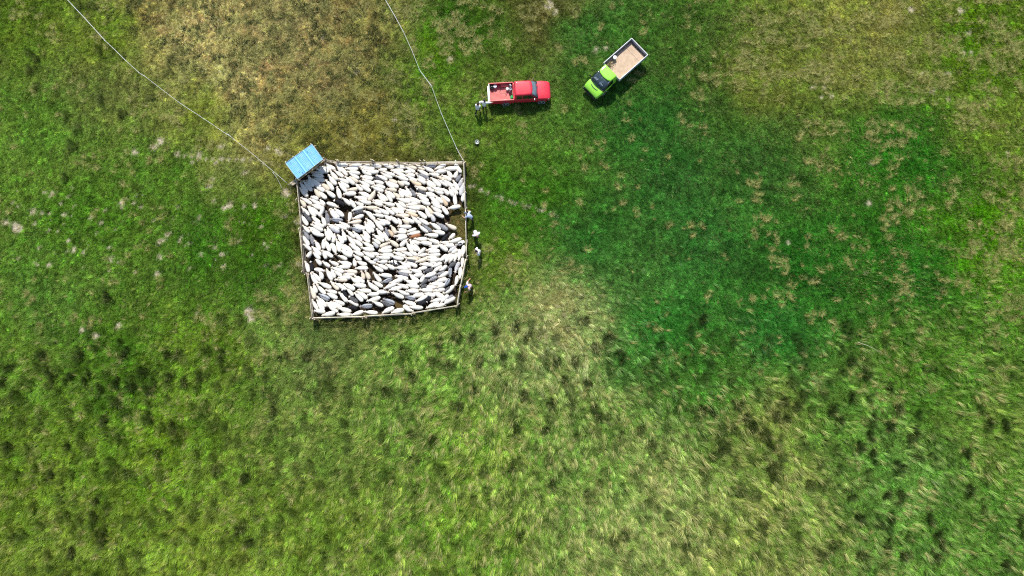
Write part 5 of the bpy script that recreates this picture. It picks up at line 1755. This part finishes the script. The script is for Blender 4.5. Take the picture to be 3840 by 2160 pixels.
def person(px, z, facing, label, shirt, trousers, hair, shoe, skin='w', lean=(0, 0), head_tilt=.06, armL=None, armR=None, stride=.12, cap=None, bare=False, collar=None, scale=1.06, sleeve=1.0):
    """px: where the photograph shows the head; lean: how far chest and head come forward of the hips; arms: elbow and hand in body space
       body space: x to the person's right, y forwards, z up"""
    s = scale
    hip = Vector((0, 0, .93))
    lf = Vector((0, lean[0], 0))
    chest = Vector((0, lean[0] * .7, 1.28 - lean[0] * lean[0] * .55))
    neck = Vector((0, lean[0], 1.46 - lean[0] * lean[0] * .8))
    head = neck + Vector((0, head_tilt + lean[1], .14 - lean[1] * .5))
    top = head + Vector((0, .02 + lean[1] * .3, .10))
    p = at(px[0], px[1], (head.z + .06) * s)
    root = tag(empty('person', (0, 0, 0), facing), label, 'person')
    hw = Matrix.Rotation(facing, 3, 'Z') @ (head * s)
    root.location = (p.x - hw.x, p.y - hw.y, 0)
    root.scale = (s, s, s)
    shR, shL = neck + Vector((.19, -.01, -.07)), neck + Vector((-.19, -.01, -.07))
    armR = armR or (shR + Vector((.05, .02, -.29)), shR + Vector((.06, .12, -.53)))
    armL = armL or (shL + Vector((-.05, .02, -.29)), shL + Vector((-.06, .12, -.53)))
    elR, haR = Vector(armR[0]), Vector(armR[1])
    elL, haL = Vector(armL[0]), Vector(armL[1])
    ftR, ftL = Vector((.11, stride, .08)), Vector((-.11, -stride, .08))
    knR, knL = Vector((.10, stride * .6 + .03, .50)), Vector((-.10, -stride * .2 + .03, .50))
    hpR, hpL = Vector((.09, 0, .88)), Vector((-.09, 0, .88))
    V = [hip, Lp(hip, chest, .5), chest, neck, head - Vector((0, .0, .05)), head + Vector((0, .005, .02)), top - Vector((0, 0, .02)), head + Vector((0, .105, -.02))]
    E = [(0, 1), (1, 2), (2, 3), (3, 4), (4, 5), (5, 6), (5, 7)]
    Rr = [(.15, .12), (.145, .11), (.165, .12), .055, .062, .085, .062, .018]

    def chain(start, pts, rad):
        k = start
        for q, r in zip(pts, rad):
            V.append(Vector(q)); Rr.append(r)
            E.append((k, len(V) - 1))
            k = len(V) - 1
        return k
    hands = []
    for sh_, el, ha in ((shR, elR, haR), (shL, elL, haL)):
        d = (ha - el).normalized()
        k = chain(2, [sh_, Lp(sh_, el, .5), el, Lp(el, ha, .5), ha, ha + d * .07], [.062, .052, .043, .038, (.03, .026), (.040, .020)])
        hands.append((ha, d, el, k))
    for hp, kn, ft in ((hpR, knR, ftR), (hpL, knL, ftL)):
        chain(0, [hp, Lp(hp, kn, .5), kn, Lp(kn, ft, .4), ft, ft + Vector((0, .13, -.045))], [(.095, .10), .082, .060, .058, .042, (.040, .028)])
    # ears
    for s_ in (-1, 1):
        V.append(head + Vector((s_ * .088, -.005, 0))); Rr.append(.018); E.append((5, len(V) - 1))
    roots = [0]
    # five fingers on each hand, thumb from the side near the base
    for hi_, (ha, d, el, k) in enumerate(hands):
        side = d.cross(Vector((0, 0, 1)))
        if side.length < .2: side = d.cross(Vector((0, 1, 0)))
        side.normalize()
        cur = d.cross(side)
        if cur.z > 0: cur = -cur
        for fi, (off, ln) in enumerate(((-.030, .060), (-.010, .072), (.010, .075), (.030, .066))):
            b0_ = ha + d * .085 + side * off
            pts = [b0_, b0_ + d * ln * .5 + cur * .012, b0_ + d * ln * .9 + cur * .035]
            i0 = len(V)
            for q, r in zip(pts, (.0095, .0085, .007)):
                V.append(q); Rr.append(r)
            E.extend([(i0, i0 + 1), (i0 + 1, i0 + 2)])
            roots.append(i0)
        ts = -1 if hi_ == 0 else 1
        b0_ = ha + d * .04 + side * .036 * ts
        i0 = len(V)
        for q, r in zip([b0_, b0_ + side * .03 * ts + d * .03, b0_ + side * .035 * ts + d * .06 + cur * .015], (.011, .010, .008)):
            V.append(q); Rr.append(r)
        E.extend([(i0, i0 + 1), (i0 + 1, i0 + 2)])
        roots.append(i0)
    skin_obj('body', V, E, Rr, M_SKIN[skin], root, 2, roots)
    # eyes
    for s_ in (-1, 1):
        MB().lathe([(.001, -.012), (.010, -.006), (.012, 0), (.010, .006), (.001, .012)], 8, tuple(head + Vector((s_ * .032, .083, .012)))).build('eye', M_EYE, root, True)
    # clothes
    if not bare:
        v = [hip + Vector((0, 0, -.08)), Lp(hip, chest, .5), chest, neck - Vector((0, 0, .035))]
        e = [(0, 1), (1, 2), (2, 3)]
        r = [(.205, .18), (.205, .185), (.25, .20), (.13, .12)]
        for sh_, el, ha in ((shR, elR, haR), (shL, elL, haL)):
            i0 = len(v)
            if sleeve > .8:
                v += [sh_, el, Lp(el, ha, .92)]; r += [.115, .085, .062]
                e += [(2, i0), (i0, i0 + 1), (i0 + 1, i0 + 2)]
            else:
                v += [sh_, Lp(sh_, el, .8)]; r += [.115, .09]
                e += [(2, i0), (i0, i0 + 1)]
        skin_obj('shirt', v, e, r, shirt, root, 2)
    v = [Lp(hip, chest, .25), hip - Vector((0, 0, .06))]
    e = [(0, 1)]
    r = [(.166, .135), (.165, .14)]
    for hp, kn, ft in ((hpR, knR, ftR), (hpL, knL, ftL)):
        i0 = len(v)
        v += [hp - Vector((0, 0, .05)), kn, ft + Vector((0, -.005, .05))]
        r += [.112, .082, .066]
        e += [(1, i0), (i0, i0 + 1), (i0 + 1, i0 + 2)]
    skin_obj('trousers', v, e, r, trousers, root, 2)
    for ft in (ftR, ftL):
        skin_obj('shoe', [ft + Vector((0, -.05, -.03)), ft + Vector((0, .05, -.035)), ft + Vector((0, .15, -.045))], [(0, 1), (1, 2)], [(.045, .045), (.05, .045), (.042, .03)], shoe, root, 1)
    n = 16
    hc = head + Vector((0, -.012, .03))
    m_ = MB()
    rings = []
    for z_, rr in ((-.05, .094), (0, .100), (.045, .092), (.08, .068), (.098, .035), (.103, .004)):
        rings.append([tuple(hc + Vector((rr * math.cos(2 * math.pi * k / n), rr * 1.12 * math.sin(2 * math.pi * k / n) - (.02 if z_ < 0 else 0), z_ + (.035 * max(0, math.sin(2 * math.pi * k / n)) if z_ < .02 else 0)))) for k in range(n)])
    m_.loft(rings, True)
    if cap is None:
        m_.build('hair', hair, root, True)
    else:
        m_.build('cap', cap, root, True)
        q = hc + Vector((0, 0, -.005))
        br = MB(); br.loft([[tuple(q + Vector((math.sin(a) * .088, .075 + math.cos(a) * .03, .015))), tuple(q + Vector((math.sin(a) * .075, .13 + math.cos(a) * .075, -.005))), tuple(q + Vector((math.sin(a) * .075, .13 + math.cos(a) * .075, -.012))), tuple(q + Vector((math.sin(a) * .088, .075 + math.cos(a) * .03, .005)))] for a in [-1.3 + 2.6 * k / 8 for k in range(9)]], True)
        br.build('cap_peak', cap, root, True)
    return root


M_SKIN = {'w': mat('skin', (.56, .33, .22), .55, .08, 12), 't': mat('sunburnt_skin', (.62, .30, .20), .55, .08, 12)}
M_EYE = mat('eye', (.03, .02, .015), .2, .1, 20)
M_SHIRT_W = mat('white_shirt', (.76, .76, .76), .85, .06, 9, bump=.3, bscale=12)
M_SHIRT_B = mat('pale_blue_shirt', (.52, .62, .78), .85, .08, 9, bump=.3, bscale=12)
M_SHIRT_L = mat('pale_lilac_shirt', (.68, .62, .70), .85, .08, 9, bump=.3, bscale=12)
M_PINK = mat('pale_pink_vest', (.72, .52, .54), .85, .08, 9, bump=.3, bscale=12)
M_JEANS = mat('dark_blue_jeans', (.020, .026, .042), .9, .2, 9)
M_BLACKT = mat('black_trousers', (.014, .014, .016), .9, .2, 9)
M_HAIR = mat('dark_hair', (.018, .014, .014), .6, .3, 30)
M_GHAIR = mat('brown_hair', (.07, .045, .035), .6, .3, 30)
M_SHOE = mat('pale_trainers', (.66, .66, .56), .7, .08, 10)
M_BOOT = mat('dark_boots', (.02, .018, .016), .7, .2, 10)
M_CAPB = mat('bright_blue_cap', (.015, .09, .55), .8, .12, 14)
M_CAPG = mat('grey_blue_cap', (.13, .13, .19), .8, .15, 14)
M_SKIN_W = None

# two by the tailgate of the pickup
person((1792.6, 388), 0, R(-25), 'person in white shirt and pale trainers, left of the pair by the red pickup', M_SHIRT_W, M_BLACKT, M_HAIR, M_SHOE, stride=.24, lean=(.16, .02),
       armR=((.20, .18, 1.18), (.05, .36, 1.16)), armL=((-.21, .18, 1.18), (-.04, .38, 1.10)))
# holds on to the tailgate corner
person((1816.5, 375), 0, R(-15), 'person in a white shirt and dark trousers reaching out to the red pickup tailgate', M_SHIRT_W, M_BLACKT, M_HAIR, M_BOOT, stride=.1, lean=(.14, .02),
       armR=((.40, .22, 1.30), (.62, .36, 1.16)), armL=((-.42, .02, 1.22), (-.34, .26, 1.10)))
# bends over the right fence
person((1746.5, 799), 0, R(62), 'person in a pale blue shirt and grey cap bending over the right pen fence', M_SHIRT_B, M_JEANS, M_HAIR, M_BOOT, lean=(.42, .08), cap=M_CAPG, stride=.12,
       armL=((-.36, .50, 1.16), (-.30, .74, 1.05)), armR=((.40, .30, 1.10), (.36, .55, 1.04)), sleeve=.5)
# bends down outside
person((1791.5, 888.5), 0, R(205), 'person in white and lilac shirt stooping outside the right fence, upper of two', M_SHIRT_L, M_JEANS, M_GHAIR, M_BOOT, lean=(.50, .10), head_tilt=.10, stride=.1,
       armL=((-.30, .30, 1.02), (-.14, .46, .84)), armR=((.32, .30, 1.02), (.14, .46, .84)))
person((1785.2, 941.5), 0, R(110), 'dark haired person in white shirt outside the right fence, the lower of two', M_SHIRT_W, M_JEANS, M_HAIR, M_BOOT, lean=(.20, .03), stride=.06,
       armL=((-.32, .12, 1.10), (-.20, .34, 1.12)), armR=((.33, .10, 1.10), (.22, .34, 1.10)))
# blue cap, one hand on the corner rail
person((1748.8, 1074.5), 0, R(118), 'person in a bright blue cap and pale pink top holding the slanting right fence', M_PINK, M_BLACKT, M_HAIR, M_BOOT, skin='t', lean=(.26, .06), cap=M_CAPB, stride=.08,
       armL=((-.38, .28, 1.16), (-.30, .62, 1.02)), armR=((.44, .02, 1.14), (.50, -.16, 1.02)), sleeve=.5)
